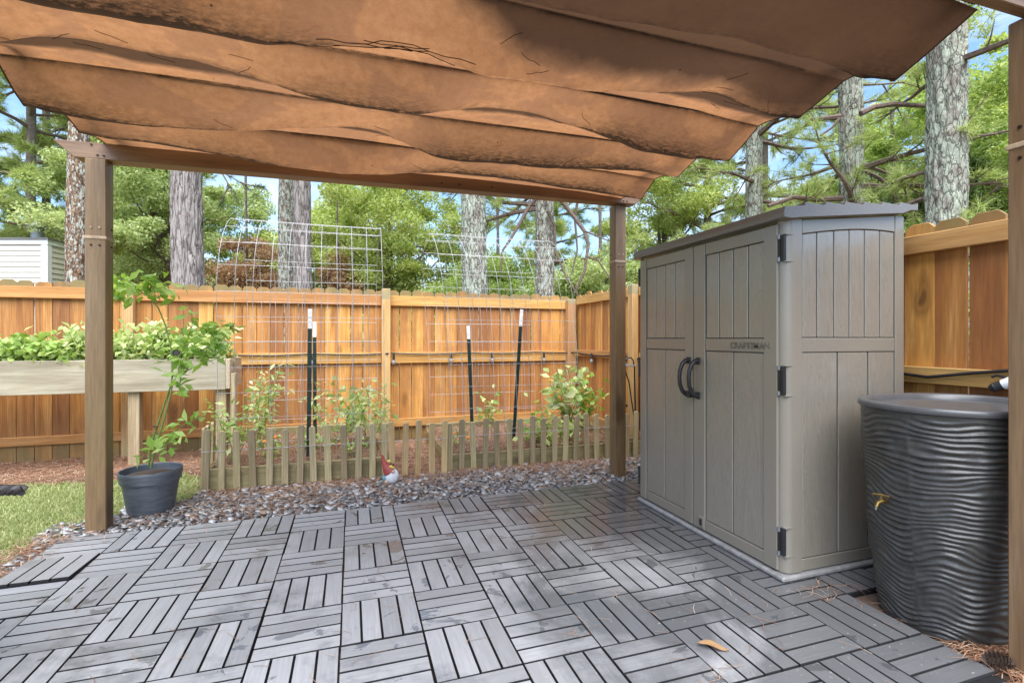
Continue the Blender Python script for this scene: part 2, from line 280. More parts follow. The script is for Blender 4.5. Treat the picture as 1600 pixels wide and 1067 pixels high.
# ------------------------------------------------------------------ mesh builders
class MB:
    def __init__(s): s.v = []; s.f = []
    def add(s, vs, fs):
        o = len(s.v); s.v += [tuple(p) for p in vs]; s.f += [tuple(i+o for i in f) for f in fs]
    def box(s, x0, x1, y0, y1, z0, z1):
        s.add([(x0,y0,z0),(x1,y0,z0),(x1,y1,z0),(x0,y1,z0),(x0,y0,z1),(x1,y0,z1),(x1,y1,z1),(x0,y1,z1)],
              [(3,2,1,0),(4,5,6,7),(0,1,5,4),(1,2,6,5),(2,3,7,6),(3,0,4,7)]); return s
    def prism(s, poly, f0, f1):
        """poly: list of 2D points; f0/f1 map (a,b)->3D for both caps"""
        n = len(poly); s.add([f0(*p) for p in poly]+[f1(*p) for p in poly],
              [tuple(range(n))[::-1], tuple(range(n, 2*n))]+[(i, (i+1) % n, n+(i+1) % n, n+i) for i in range(n)]); return s
    def tube(s, pts, r, n=6, cap=True):
        pts = [Vector(p) for p in pts]; rs = r if isinstance(r, (list, tuple)) else [r]*len(pts)
        vs = []; up = None
        for i, p in enumerate(pts):
            d = (pts[min(i+1, len(pts)-1)]-pts[max(i-1, 0)])
            d = d.normalized() if d.length > 1e-9 else Vector((0, 0, 1))
            if up is None: up = d.orthogonal().normalized()
            a = (up-d*up.dot(d)); a = a.normalized() if a.length > 1e-6 else d.orthogonal().normalized(); up = a; c_ = d.cross(a)
            for k in range(n):
                t = 2*PI*k/n; vs.append(p+(a*math.cos(t)+c_*math.sin(t))*rs[i])
        fs = [(i*n+k, i*n+(k+1) % n, (i+1)*n+(k+1) % n, (i+1)*n+k) for i in range(len(pts)-1) for k in range(n)]
        if cap: fs += [tuple(range(n))[::-1], tuple((len(pts)-1)*n+k for k in range(n))]
        s.add(vs, fs); return s
    def lathe(s, prof, c=(0, 0), n=32, sup=2.0, axis=None):
        """prof: (r,z) list; sup: superellipse exponent; axis: optional matrix"""
        vs = []
        for r, z in prof:
            for k in range(n):
                t = 2*PI*k/n; cx, sx = math.cos(t), math.sin(t)
                q = (abs(cx)**sup+abs(sx)**sup)**(-1/sup) if sup != 2 else 1
                p = Vector((c[0]+r*q*cx, c[1]+r*q*sx, z))
                vs.append(axis @ p if axis else p)
        m = len(prof); fs = [(i*n+k, i*n+(k+1) % n, (i+1)*n+(k+1) % n, (i+1)*n+k) for i in range(m-1) for k in range(n)]
        if prof[0][0] > 1e-6: fs.append(tuple(range(n))[::-1])
        if prof[-1][0] > 1e-6: fs.append(tuple((m-1)*n+k for k in range(n)))
        s.add(vs, fs); return s
    def ball(s, c, r, n=12, sc=(1, 1, 1)):
        m = n//2; prof = [(max(1e-7, math.sin(PI*i/m)), -math.cos(PI*i/m)) for i in range(m+1)]
        mt = Matrix.Translation(Vector(c)) @ Matrix.Diagonal((r*sc[0], r*sc[1], r*sc[2], 1)); return s.lathe(prof, (0, 0), n, 2, mt)
    def build(s, name, mat, parent=None, bevel=0, smooth=False, angle=40):
        o3 = origin(parent); me = bpy.data.meshes.new(name)
        me.from_pydata([(x-o3[0], y-o3[1], z-o3[2]) for x, y, z in s.v], [], s.f)
        if bevel:
            bm = bmesh.new(); bm.from_mesh(me)
            bmesh.ops.bevel(bm, geom=[e for e in bm.edges if e.calc_face_angle(0) > .6], offset=bevel, segments=1, affect='EDGES', clamp_overlap=True)
            bm.to_mesh(me); bm.free()
        if smooth:
            me.shade_smooth(); me.set_sharp_from_angle(angle=R(angle))
        me.update(); return link(name, me, mat, parent)

def origin(p):
    o = Vector((0, 0, 0))
    while p is not None: o += p.location; p = p.parent
    return o
def link(name, me, mat, parent=None):
    o = bpy.data.objects.new(name, me)
    if mat is not None and not me.materials: me.materials.append(mat if not isinstance(mat, str) else M[mat])
    C.objects.link(o); o.parent = parent; return o
def thing(name, label, cat, loc=(0, 0, 0), group=None):
    o = bpy.data.objects.new(name, None); C.objects.link(o); o.location = loc; o.empty_display_size = .1
    o['label'] = label; o['category'] = cat
    if group: o['group'] = group
    return o
def tag(o, label, cat, group=None):
    o['label'] = label; o['category'] = cat
    if group: o['group'] = group
    return o
def kind(o, k): o['kind'] = k; return o
def dark_sides(me):
    me.materials.append(M['slatedge'])
    for p in me.polygons:
        if p.normal.z < .9: p.material_index = 1
    return me
def npmesh(name, V, F, mat, parent=None, smooth=False, attr=None):
    V = np.asarray(V, dtype=np.float32).reshape(-1, 3); F = np.asarray(F, dtype=np.int32); n, k = F.shape
    V = V-np.array(origin(parent), dtype=np.float32)
    me = bpy.data.meshes.new(name); me.vertices.add(len(V)); me.vertices.foreach_set('co', V.ravel())
    me.loops.add(n*k); me.loops.foreach_set('vertex_index', F.ravel())
    me.polygons.add(n); me.polygons.foreach_set('loop_start', np.arange(n, dtype=np.int32)*k)
    me.update(calc_edges=True)
    if smooth: me.shade_smooth()
    if attr:
        a = me.attributes.new(attr[0], 'FLOAT', 'POINT'); a.data.foreach_set('value', np.asarray(attr[1], dtype=np.float32).ravel())
    return link(name, me, mat, parent)
def piece(name, me, parent, loc, mat=None, rot=None):
    o = bpy.data.objects.new(name, me); C.objects.link(o); o.parent = parent; o.location = Vector(loc)-origin(parent)
    if rot: o.rotation_euler = rot
    return o
def mesh_of(mb, name, mat, bevel=0):
    o = mb.build(name, mat, None, bevel); me = o.data; bpy.data.objects.remove(o); return me
def unit(a): return a/np.maximum(np.linalg.norm(a, axis=-1, keepdims=True), 1e-9)
def vnoise(P):
    """smooth value noise on an (n,3) array, -1..1"""
    P = np.asarray(P, float); i = np.floor(P).astype(np.int64); f = P-i; f = f*f*(3-2*f); r = 0
    for dx in (0, 1):
        for dy in (0, 1):
            for dz in (0, 1):
                h = ((i[:, 0]+dx)*374761393+(i[:, 1]+dy)*668265263+(i[:, 2]+dz)*2147483647) & 0x7fffffff
                h = (h ^ (h >> 13))*1274126177 & 0x7fffffff; h = (h ^ (h >> 16)) & 0xffff
                r = r+(h/32767.5-1)*(f[:, 0] if dx else 1-f[:, 0])*(f[:, 1] if dy else 1-f[:, 1])*(f[:, 2] if dz else 1-f[:, 2])
    return r

# leaf clouds: quads folded on the midrib (two tris as one bent quad pair)
def leaf_cloud(P, size, droop=.3, aspect=.5, up=None, flat=0.0):
    """P (n,3) leaf bases -> V,F ; each leaf is two quads meeting on a folded midrib"""
    n = len(P); d = unit(rng.normal(size=(n, 3))); d[:, 2] = d[:, 2]*(1-flat)-droop; d = unit(d)
    nn = rng.normal(size=(n, 3))*(1-flat*.7); nn[:, 2] += .7+flat; s_ = unit(np.cross(d, nn)); nn = unit(np.cross(s_, d))
    sz = size*(.6+.8*rng.random((n, 1)))
    b = P; m = P+d*sz*.5-nn*sz*.05; t = P+d*sz-nn*sz*.16*rng.random((n, 1))
    l = m+s_*sz*aspect*.5+nn*sz*.10; r = m-s_*sz*aspect*.5+nn*sz*.10
    V = np.stack([b, r, t, l], 1).reshape(-1, 3); i = np.arange(n)[:, None]*4
    F = np.concatenate([i+np.array([[0, 1, 2]]), i+np.array([[0, 2, 3]])], 1).reshape(-1, 3)
    return V, F
def needle_tufts(P, D, length, k=16, width=.012, spread=.8):
    """P (n,3) tuft bases, D (n,3) directions -> triangles"""
    n = len(P); Pb = np.repeat(P, k, 0); Db = np.repeat(D, k, 0)
    d = unit(Db+rng.normal(size=(n*k, 3))*spread); d[:, 2] -= .08
    s_ = unit(np.cross(d, rng.normal(size=(n*k, 3))))*width*.5; ln = length*(.7+.5*rng.random((n*k, 1)))
    base = Pb+Db*rng.random((n*k, 1))*length*.5
    V = np.stack([base-s_, base+s_, base+d*ln], 1).reshape(-1, 3); return V, np.arange(n*k*3).reshape(-1, 3)
def strips(P, ang, length, width, lift=.01, curve=.25):
    """thin curved straws lying on the ground: two quads each"""
    n = len(P); a = ang; L_ = length*(.6+.8*rng.random(n)); d = np.stack([np.cos(a), np.sin(a), (rng.random(n)-.5)*lift*4], 1)
    s_ = np.stack([-np.sin(a), np.cos(a), np.zeros(n)], 1); q = (rng.random(n)-.5)*curve
    p0 = P; p1 = P+d*(L_/2)[:, None]+s_*(q*L_)[:, None]+np.array([0, 0, 1])*(lift*rng.random(n))[:, None]; p2 = P+d*L_[:, None]
    w = s_*width/2
    V = np.stack([p0-w, p0+w, p1-w, p1+w, p2-w*.5, p2+w*.5], 1).reshape(-1, 3); i = np.arange(n)[:, None]*6
    F = np.concatenate([i+np.array([[0, 1, 3, 2]]), i+np.array([[2, 3, 5, 4]])], 1).reshape(-1, 4); return V, F

# ------------------------------------------------------------------ ground
def zf(y): return -.03 if y < 5.0 else (-.03-.06*min(1, (y-5.0)))
def sheet(name, poly, dz, mat, step=.12):
    """flat sheet following the ground, cut to a polygon (grid cells whose centre is inside)"""
    xs = [p[0] for p in poly]; ys = [p[1] for p in poly]
    me = bpy.data.meshes.new(name); bm = bmesh.new()
    vs = [bm.verts.new((x, y, 0)) for x, y in poly]; bm.faces.new(vs)
    y = math.floor(min(ys)/.5)*.5
    for yy in (5.0, 5.5, 6.0):
        if min(ys) < yy < max(ys): bmesh.ops.bisect_plane(bm, geom=bm.verts[:]+bm.edges[:]+bm.faces[:], plane_co=(0, yy, 0), plane_no=(0, 1, 0))
    for v_ in bm.verts: v_.co.z = zf(v_.co.y)+dz
    bmesh.ops.recalc_face_normals(bm, faces=bm.faces); bm.to_mesh(me); bm.free()
    return kind(link(name, me, mat), 'structure')
mb = MB(); mb.add([(-180,-180,-.12),(180,-180,-.12),(180,220,-.12),(-180,220,-.12)], [(0,1,2,3)])
kind(mb.build('ground', 'forest'), 'structure')
jit = lambda a: a+random.uniform(-.05, .05)
lawn_poly = [(-9,-3),(-1.60,-3),(-1.60,2.7)]+[(-1.60+.02*math.sin(i*2.1), 2.7+i*.15) for i in range(1, 7)]+[(-1.42,3.98),(-1.12,4.08),(-1.10,4.6)]+[(-1.1-.3*i, 4.86+.06*math.sin(i*1.7)) for i in range(1, 22)]+[(-9,4.9)]
sheet('lawn', lawn_poly, 0, 'lawn')
mulch_poly = [(-9,4.92)]+[(-7.4+.3*i, 4.88+.05*math.sin(i*1.3)) for i in range(0, 21)]+[(-1.12,4.6),(-1.1,4.22),(2.9,4.22),(2.9,6.25),(-9,6.25)]
sheet('mulch_bed', mulch_poly, .004, 'mulch')
grav_poly = [(-1.62,2.75),(-1.60,3.5),(-1.42,3.96),(-1.1,4.06),(-1.1,4.24),(2.86,4.24),(2.86,.2),(1.9,.2),(1.9,-3),(-1.6,-3)]
sheet('gravel_bed', grav_poly, .003, 'gravelbed')

# ------------------------------------------------------------------ patio of interlocking deck tiles
PX, PY, T = -.041, 1.92, .305
patio = bpy.data.objects.new('patio', None); C.objects.link(patio); kind(patio, 'structure')
SW, SL, G4 = .0692, .2995, .0763
base_me = mesh_of(MB().box(-.150,.150,-.150,.150,-.030,-.014), 'tile_base', 'darkbase')
sm_ = MB().box(-SL/2,SL/2,-SW/2,SW/2,-.0125,0); slat_me = dark_sides(mesh_of(sm_, 'slat', 'slat', .0012))
sm_ = MB()
for q in range(4): sm_.box(-SL/2,SL/2,(q-1.5)*G4-SW/2,(q-1.5)*G4+SW/2,-.0125,0)
slats_me = dark_sides(mesh_of(sm_, 'slats', 'slat', .0012))
cells = []
for i in range(-5, 9):
    for j in range(-3, 5):
        if i >= 7 and j < -1: continue
        if i == -5 and j < 0: continue
        if i <= -4 and j < -1: continue
        cells.append((i, j))
def vis_key(c):
    x, y = PX+(c[0]+.5)*T, PY+(c[1]+.5)*T; cs, sn = math.cos(.315307), math.sin(.315307)
    d = y*cs+x*sn; l = x*cs-y*sn; inside = abs(l/d) < 1.1 and 766.9*1.1346/d < 590
    hidden = x > 2.0 and y > 1.95
    return d+(0 if inside else 50)+(90 if hidden else 0)
for rank, (i, j) in enumerate(sorted(cells, key=vis_key)):
    x, y = PX+(i+.5)*T, PY+(j+.5)*T
    t_ = link('deck_tile', base_me, None, patio); t_.location = (x+random.uniform(-.0015, .0015), y+random.uniform(-.0015, .0015), random.uniform(-.0015, .0015))
    t_.rotation_euler = (random.uniform(-.005, .005), random.uniform(-.005, .005), random.uniform(-.004, .004)+(0 if (i+j) % 2 else PI/2))
    if (i, j) == (-5, 3): t_.location.z += .012; t_.rotation_euler.y += .03
    cut = (i == 6 and j == -3)
    if rank < 72:
        for q in range(4):
            if cut and q == 0: continue
            s_ = link('slat', slat_me, None, t_); s_.location = (random.uniform(-.001, .001), (q-1.5)*G4, random.uniform(-.0008, .0006))
    else: kind(link('slats', slats_me, None, t_), 'stuff')
    if cut: t_.location.y += .0; t_.scale = (1, 1, 1)

# ------------------------------------------------------------------ back and side fences
def picket_me(w, h, thick, axis):
    """dog-eared board; axis 'Y' = thickness along Y (back fence), 'X' = thickness along X (side fence)"""
    e = .028
    poly = [(-w/2,0),(w/2,0),(w/2,h-e),(w/2-e*.9,h-.004),(w/4,h),(-w/4,h),(-w/2+e*.9,h-.004),(-w/2,h-e)]
    f = (lambda o: (lambda a, z: (a, o, z))) if axis == 'Y' else (lambda o: (lambda a, z: (o, -a, z)))
    m = MB().prism(poly, f(0), f(thick)); return mesh_of(m, 'picket', 'fence', .002)
backf = thing('board_fence', 'long orange stained board fence with dog eared tops closing the back of the yard', 'fence', (0, 6.09, -.09))
pm = [picket_me(.1365, h, .016, 'Y') for h in (1.795, 1.805, 1.812)]
x = -4.05; k = 0
while x < 2.84:
    piece('picket', random.choice(pm), backf, (x, 6.09+random.uniform(0, .004), -.09+random.uniform(-.012, .01)), rot=(random.uniform(-.003, .003), random.uniform(-.004, .004), 0)); x += .1405+random.uniform(-.001, .003); k += 1
posts = [-4.2, -2.18, .385]
for px in posts: MB().box(px-.05,px+.05,5.975,6.05,-.1,1.69 if px < 0 else 1.725).build('post', 'post', backf, .005)
MB().box(2.735,2.85,5.97,6.085,-.1,1.66).build('post', 'post', backf, .005)
for a, b_ in ((-4.14,-2.232),(-2.128,.333),(.437,2.733)):
    for z0, z1 in ((1.528,1.648),(.842,.970),(.078,.168)): MB().box(a, b_, 6.05, 6.088, z0+random.uniform(-.006,.006), z1).build('rail', 'rail', backf, .003)
sidef = thing('board_fence', 'wide board side fence running from the corner to behind the dark rain barrel', 'fence', (2.89, 3.5, -.09))
pm2 = [picket_me(.1425, h, .016, 'X') for h in (1.80, 1.815, 1.828)]
y = 5.98
while y > .3:
    piece('picket', random.choice(pm2), sidef, (2.89+random.uniform(0, .004), y, -.09+random.uniform(-.012, .012)), rot=(random.uniform(-.004, .004), 0, 0)); y -= .1425+random.uniform(-.001, .003)
for py in (3.55, 1.12): MB().box(2.775,2.85,py-.05,py+.05,-.1,1.70).build('post', 'post', sidef, .005)
MB().box(2.775,2.85,4.47,4.56,-.1,1.70).build('post', 'post', sidef, .005)
for a, b_ in ((5.968,4.562),(4.468,3.602),(3.498,1.172),(1.068,.3)):
    for z0, z1 in ((1.585,1.682),(.900,.986),(.08,.17)): MB().box(2.85, 2.888, b_, a, z0, z1).build('rail', 'raily', sidef, .003)

# ------------------------------------------------------------------ pergola
pg = thing('pergola', 'brown pergola frame holding up the rust orange canopy', 'pergola', (.35, 2.35, 0))
def post_part(x0, x1, y0, y1, z1, zc):
    p_ = MB().box(x0,x1,y0,y1,-.03,z1).build('post', 'pergola', pg, .004)
    MB().box(x0-.004,x1+.004,y0-.004,y1+.004,zc-.009,zc+.009).build('collar', 'trim', p_, .002)
    for dz in (-.045, .06):
        for u in (.3, .7):
            xx = x0+(x1-x0)*u; yy = y0+(y1-y0)*u
            MB().tube([(xx,y0-.004,zc+dz),(xx,y0+.004,zc+dz)], .006, 8).build('bolt', 'screw' if dz < 0 else 'trim', p_)
            if u > .5: MB().tube([(x1-.004,yy,zc+dz),(x1+.004,yy,zc+dz)], .006, 8).build('bolt', 'screw', p_); MB().tube([(x0-.004,yy,zc+dz),(x0+.004,yy,zc+dz)], .006, 8).build('bolt', 'screw', p_)
post_part(-1.502,-1.397,3.54,3.64,2.203,1.735)
post_part(2.075,2.175,3.60,3.70,2.243,1.775)
post_part(2.165,2.275,.975,1.087,2.223,1.795)
post_part(-1.502,-1.397,.975,1.087,2.203,1.735)
def beam(y0, y1, xa, xb, z0, z1, tilt):
    f = lambda o: (lambda a, z: (a, o, z+(a+1.5)*tilt))
    poly = [(xa+.10,z0),(xb-.10,z0),(xb,z1-.012),(xb,z1),(xa,z1),(xa,z1-.006)]
    bmo = MB().prism(poly, f(y0), f(y1)).build('beam', 'beam', pg, .003); return bmo
b1 = beam(3.545,3.655,-1.655,2.335,2.203,2.298,.011)
for xx, zz in ((-1.44,2.225),(-1.47,2.285),(-1.41,2.225),(.62,2.262),(.75,2.262),(1.0,2.265),(2.12,2.262),(2.15,2.262)): MB().tube([(xx,3.540,zz),(xx,3.548,zz)], .006, 8).build('bolt', 'screw', b1)
beam(1.02,1.06,-1.655,2.335,2.190,2.298,.011)
for xx in (-1.32, 1.99): MB().box(xx-.02,xx+.02,1.062,3.543,2.345,2.42).build('side_rail', 'beamy', pg, .003)
for xx in (-1.32, 1.99): MB().box(xx-.03,xx+.03,3.56,3.64,2.30+.03,2.345).build('bracket', 'screw', pg); MB().box(xx-.03,xx+.03,1.025,1.055,2.30,2.345).build('bracket', 'screw', pg)

# ------------------------------------------------------------------ canopy
HEM = {1: [(-1.39,2.262),(-1.3,2.243),(-1.21,2.243),(-1.02,2.238),(-.82,2.22),(-.64,2.2),(-.51,2.182),(-.08,2.168),(.14,2.178),(.37,2.225),(.62,2.252),(.87,2.258),(1.22,2.25),(1.6,2.222),(1.95,2.205),(2.11,2.195)],
 2: [(-1.39,2.186),(-1.24,2.163),(-.96,2.162),(-.7,2.174),(-.54,2.195),(-.32,2.241),(-.06,2.282),(.06,2.291),(.19,2.27),(.32,2.218),(.45,2.172),(.59,2.162),(.88,2.171),(1.2,2.178),(1.53,2.213),(1.85,2.23),(2.1,2.226)],
 3: [(-1.4,2.21),(-1.25,2.248),(-1.14,2.288),(-1.03,2.304),(-.84,2.303),(-.63,2.296),(-.45,2.271),(-.22,2.206),(-.05,2.182),(.05,2.177),(.21,2.17),(.32,2.18),(.44,2.221),(.61,2.259),(.84,2.278),(1.0,2.251),(1.27,2.21),(1.5,2.155),(1.79,2.157),(2.1,2.169)],
 4: [(-1.4,2.17),(-1.0,2.154),(-.88,2.138),(-.76,2.141),(-.64,2.144),(-.47,2.142),(-.29,2.147),(-.04,2.19),(.12,2.219),(.24,2.221),(.38,2.182),(.49,2.159),(.69,2.168),(1.02,2.185),(1.4,2.25),(1.66,2.268),(1.75,2.235),(1.92,2.202),(2.1,2.227)],
 5: [(-1.4,2.18),(-.4,2.19),(.1,2.2),(.48,2.168),(.6,2.161),(.82,2.163),(1.06,2.183),(1.26,2.2),(1.48,2.191),(1.78,2.176),(1.92,2.161),(2.08,2.181)]}
YB = [3.57, 3.08, 2.60, 2.12, 1.64, 1.14]
CX0, CX1, NX, NS = -1.415, 2.10, 240, 40
xs = np.linspace(CX0, CX1, NX)
def smooth_interp(x, tab):
    tx = np.array([p[0] for p in tab]); tz = np.array([p[1] for p in tab]); xx = np.linspace(CX0, CX1, 600); zz = np.interp(xx, tx, tz)
    kx = np.exp(-np.linspace(-2, 2, 31)**2); kx /= kx.sum(); zz = np.convolve(np.pad(zz, 15, 'edge'), kx, 'valid'); return np.interp(x, xx, zz)
rows, dirt, damp = [], [], []
barz = lambda k, x: (2.318 if k else 2.312)-.022*np.clip((x-1.7)/.4, 0, 1)+.006*np.sin(x*2.3+k*1.9)
for k in range(5):
    hem = smooth_interp(xs, HEM[k+1]); s0 = (.41,.45,.46,.485,.56)[k]+.02*np.sin(xs*2.1+k*2)
    for q in range(NS+(1 if k == 4 else 0)):
        s = 1-q/NS                        # s=1 at the far bar, 0 at the near bar
        y = YB[k+1]+(YB[k]-YB[k+1])*s
        zb = barz(k+1, xs)*(1-s)+barz(k, xs)*s; sag = np.maximum(zb-hem, .004)
        un = np.clip(s/s0, 0, 1)**.92; uf = np.clip((1-s)/(1-s0), 0, 1)**2.4; sh = np.where(s < s0, un, uf); sh = 1-np.sqrt((1-sh)**2+.0016)+.04*(1-sh)
        pin = np.exp(-np.abs(s-s0)/.03)
        ph = np.stack([xs*5+y*6, np.full(NX, y*9+k*7.), xs*0+k], 1); wr = vnoise(ph)
        diag = vnoise(np.stack([xs*11-y*9, xs*1.5+k*3, xs*0+y*2], 1))
        z = zb-sag*sh-.002*pin+(.006*wr+.007*diag*np.abs(diag))*np.sin(PI*s)
        rows.append(np.stack([xs, np.full(NX, y)+.012*vnoise(np.stack([xs*1.7, xs*0+k*3.3, xs*0+s*2], 1)), z], 1))
        dm = np.clip(.30+.95*vnoise(np.stack([xs*1.3+k*5, xs*0+k*9.1, xs*0], 1))+.35*np.clip((sag-.08)/.06, 0, 1), .12, 1)
        d_ = dm*np.where(s < s0, .95*np.exp(-np.abs(s-s0)/.17), .95*np.exp(-((s-s0)/.10)**2))+.75*np.clip(dm*1.6, .35, 1)*np.exp(-((s-s0)/.024)**2)
        d_ = np.maximum(d_, .62*np.exp(-((min(s, 1-s))/.020)**2)*(.5+.5*(vnoise(np.stack([xs*2+k, xs*0, xs*0+3.], 1)) > -.4)))
        dirt.append(d_)
        wet_shade = np.clip((s-s0)/.03, 0, 1)*np.clip(1.0-(s-s0)/(.10+.42*np.clip(.45+.9*vnoise(np.stack([xs*1.6+k*4, xs*0+k*2.7, xs*0], 1)), 0, 1)), 0, 1)*1.2 if k < 4 else xs*0  # shade on each fold's far half, put into the colour along with damp
        damp.append(np.full(NX, .95) if k == 4 else (np.clip((xs-.15)/.5, 0, 1)*np.clip(1.05-s*1.5*np.clip(1.5-xs*.35, .6, 2), 0, 1)+wet_shade if k == 3 else wet_shade))
V = np.concatenate(rows); nr = len(rows)
F = np.array([[r*NX+c, r*NX+c+1, (r+1)*NX+c+1, (r+1)*NX+c] for r in range(nr-1) for c in range(NX-1)])
canopy = thing('canopy', 'rust orange fabric canopy sagging in dirty wavy folds under the pergola', 'canopy', (.35, 2.35, 2.3))
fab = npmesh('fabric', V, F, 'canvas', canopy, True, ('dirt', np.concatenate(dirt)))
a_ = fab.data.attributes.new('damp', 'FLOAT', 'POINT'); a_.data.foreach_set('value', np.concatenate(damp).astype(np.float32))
for k in range(1, 6): MB().tube([(CX0+.01,YB[k],2.332),(CX1-.01,YB[k],2.318)], .007, 6).build('rod', 'screw', canopy)
for sx in (CX0, CX1):
    eb = MB(); idx = 0 if sx == CX0 else NX-1; eb.tube([tuple(r_[idx]) for r_ in rows], .0035, 5).build('edge_binding', 'twig', canopy, smooth=True)
# fallen pine needles and twigs lying in the folds
tw = MB()
for k in range(46):
    x = random.uniform(-1.3, 1.95); kk = random.choice([0, 1, 2, 2, 3, 3]); s = random.uniform(.2, .75); r_ = int(kk*NS+(1-s)*NS)
    c_ = int((x-CX0)/(CX1-CX0)*(NX-1)); a = random.uniform(-.9, .9); p0 = V[r_*NX+c_]
    pts = []
    for u in np.linspace(0, 1, 5):
        cc = int(np.clip(c_+math.cos(a)*u*7, 0, NX-1)); rr = int(np.clip(r_+math.sin(a)*u*7, 0, nr-1)); p_ = V[rr*NX+cc]; pts.append((p_[0], p_[1], p_[2]-.003))
    tw.tube(pts, .0011, 4)
for u0, kk in ((.05, 3), (.0, 3), (-.05, 3), (.12, 3), (-.12, 3), (-.25, 3)):       # dark clump of twigs in the fourth fold
    pts = []
    for u in np.linspace(0, 1, 7):
        c_ = int((u0+u*.34-CX0)/(CX1-CX0)*(NX-1)); r_ = int(kk*NS+.55*NS+1.2*math.sin(u0*40+u*3)); p_ = V[r_*NX+c_]; pts.append((p_[0], p_[1], p_[2]-.004))
    tw.tube(pts, .0016, 4)
kind(tw.build('fallen_twigs', 'twig', canopy), 'stuff')

# ------------------------------------------------------------------ storage shed
sh = thing('storage_shed', 'taupe resin storage shed with double doors and embossed lettering', 'shed', (2.3, 2.4, 0))
MB().box(1.962,2.70,1.806,2.985,.031,1.66).build('wall', 'shedtrim', sh)
MB().box(1.900,2.735,1.770,3.005,0,.026).build('base', M['basegrey'], sh, .008)
def front_piece(y0, y1, z0, z1, parent, name='board', x=1.924, back=1.945, mat='shed', bev=.003): return MB().box(x, back, min(y0,y1), max(y0,y1), z0, z1).build(name, mat, parent, bev)
def make_door(y0, y1, panels_hi, panels_lo, st0, st1):
    """y0>y1 : outer edges; st0/st1 inner stile edges"""
    d_ = MB().box(1.945,1.960,y1,y0,.036,1.676).build('door', 'black', sh)
    front_piece(y0, st0, .036, 1.676, d_, 'stile', 1.916, mat='shedtrim'); front_piece(st1, y1, .036, 1.676, d_, 'stile', 1.916, mat='shedtrim')
    a, c_ = st0-.003, st1+.003
    for z0, z1 in ((1.611,1.676),(1.066,1.134),(.036,.096)): front_piece(a, c_, z0, z1, d_, 'cross_rail', 1.919, mat='shedtrim')
    for n_, z0, z1 in ((panels_hi, 1.137, 1.608), (panels_lo, .099, 1.063)):
        ww = (a-c_)/n_
        for q in range(n_): front_piece(a-q*ww-.003, a-(q+1)*ww+.003, z0, z1, d_, 'board')
    return d_
dl = make_door(2.985, 2.431, 4, 2, 2.916, 2.503)
dr = make_door(2.423, 1.823, 4, 2, 2.325, 1.903)
for dd, yy in ((dl, 2.462), (dr, 2.378)):
    pts = [(1.918,yy,1.005),(1.89,yy,1.003),(1.868,yy,.985),(1.852,yy,.945),(1.848,yy,.905),(1.852,yy,.862),(1.868,yy,.825),(1.89,yy,.806),(1.918,yy,.803)]
    h_ = MB().tube(pts, [.013,.013,.0125,.012,.012,.012,.0125,.014,.016], 10).build('handle', 'black', dd, smooth=True)
    for zz in (1.004, .803): MB().box(1.908,1.917,yy-.018,yy+.018,zz-.02,zz+.02).build('handle_foot', 'black', dd, .003)
lk = MB().box(1.882,1.917,2.40,2.445,.79,.818); lk.tube([(1.875,2.42,.805),(1.905,2.42,.805)], .018, 12); lk.build('latch', 'black', dr, .002)
ft = bpy.data.curves.new('lettering', 'FONT'); ft.body = 'CRAFTSMAN.'; ft.size = .044; ft.extrude = .0025; ft.bevel_depth = .0003; ft.space_character = 1.06; ft.offset = .0006
lt = bpy.data.objects.new('lettering', ft); C.objects.link(lt); lt.parent = dr; ft.materials.append(M['letter'])
LM = Matrix(((0,0,-1,1.9185-2.3),(-1,0,0,2.128-2.4),(0,1,0,1.084),(0,0,0,1)))
bpy.context.view_layer.update(); lme = bpy.data.meshes.new_from_object(lt.evaluated_get(bpy.context.evaluated_depsgraph_get())); bpy.data.objects.remove(lt)
lt = link('lettering', lme, None, dr); lt.matrix_local = LM
lb = MB().box(1.909,1.918,2.325,2.372,.048,.112).build('bolt_plate', 'shedtrim', dr, .002)
MB().box(1.905,1.910,2.341,2.357,.062,.098).build('slide_bolt', 'black', dr)
# near corner post, rounded, with three hinges
def corner(yn, yf, name):
    r_ = .045; poly = [(1.945,yf),(1.928,yf)]+[(1.928+r_-r_*math.cos(t), yn+r_-r_*math.sin(t)) for t in np.linspace(0, PI/2, 7)]+[(2.028,yn),(2.028,yn+.02)]
    return MB().prism(poly, lambda a, c_: (a, c_, .031), lambda a, c_: (a, c_, 1.702)).build(name, 'shedtrim', sh, smooth=True, angle=35)
cpost = corner(1.785, 1.818, 'corner_post')
for z0, z1 in ((1.50,1.622),(.868,1.004),(.114,.242)):
    hb = MB().box(1.9235,1.938,1.790,1.8215,z0,z1).build('hinge', 'black', cpost, .002)
    for zz in (z0+.008, z1-.008): MB().tube([(1.921,1.818,zz-.010),(1.921,1.818,zz+.010)], .0075, 10).build('hinge_knuckle', 'metal', cpost)
    MB().tube([(1.921,1.818,z0+.02),(1.921,1.818,z1-.02)], .005, 8).build('hinge_pin', 'screw', cpost)
    f2 = MB().box(1.9285,1.975,1.7835,1.806,z1,z1+.006); f2.box(1.9285,1.975,1.7835,1.806,z0-.006,z0); f2.build('hinge_housing', 'shedtrim', cpost, .001)
MB().box(1.93,1.96,2.99,3.0,.031,1.69).build('corner_post', 'shedtrim', sh, .004)
for z0, z1 in ((1.50,1.622),(.868,1.004),(.114,.242)): MB().box(1.912,1.93,2.988,3.004,z0,z1).build('hinge', 'black', sh, .002)
sp = MB().box(2.031,2.655,1.803,1.806,.031,1.70).build('side_panel', 'black', sh)
def side_piece(x0, x1, z0, z1, name, y=1.789, mat='shed'): return MB().box(x0, x1, y, 1.803, z0, z1).build(name, mat, sp, .003)
side_piece(2.652,2.716,.031,1.765,'stile', 1.785, 'shedtrim')
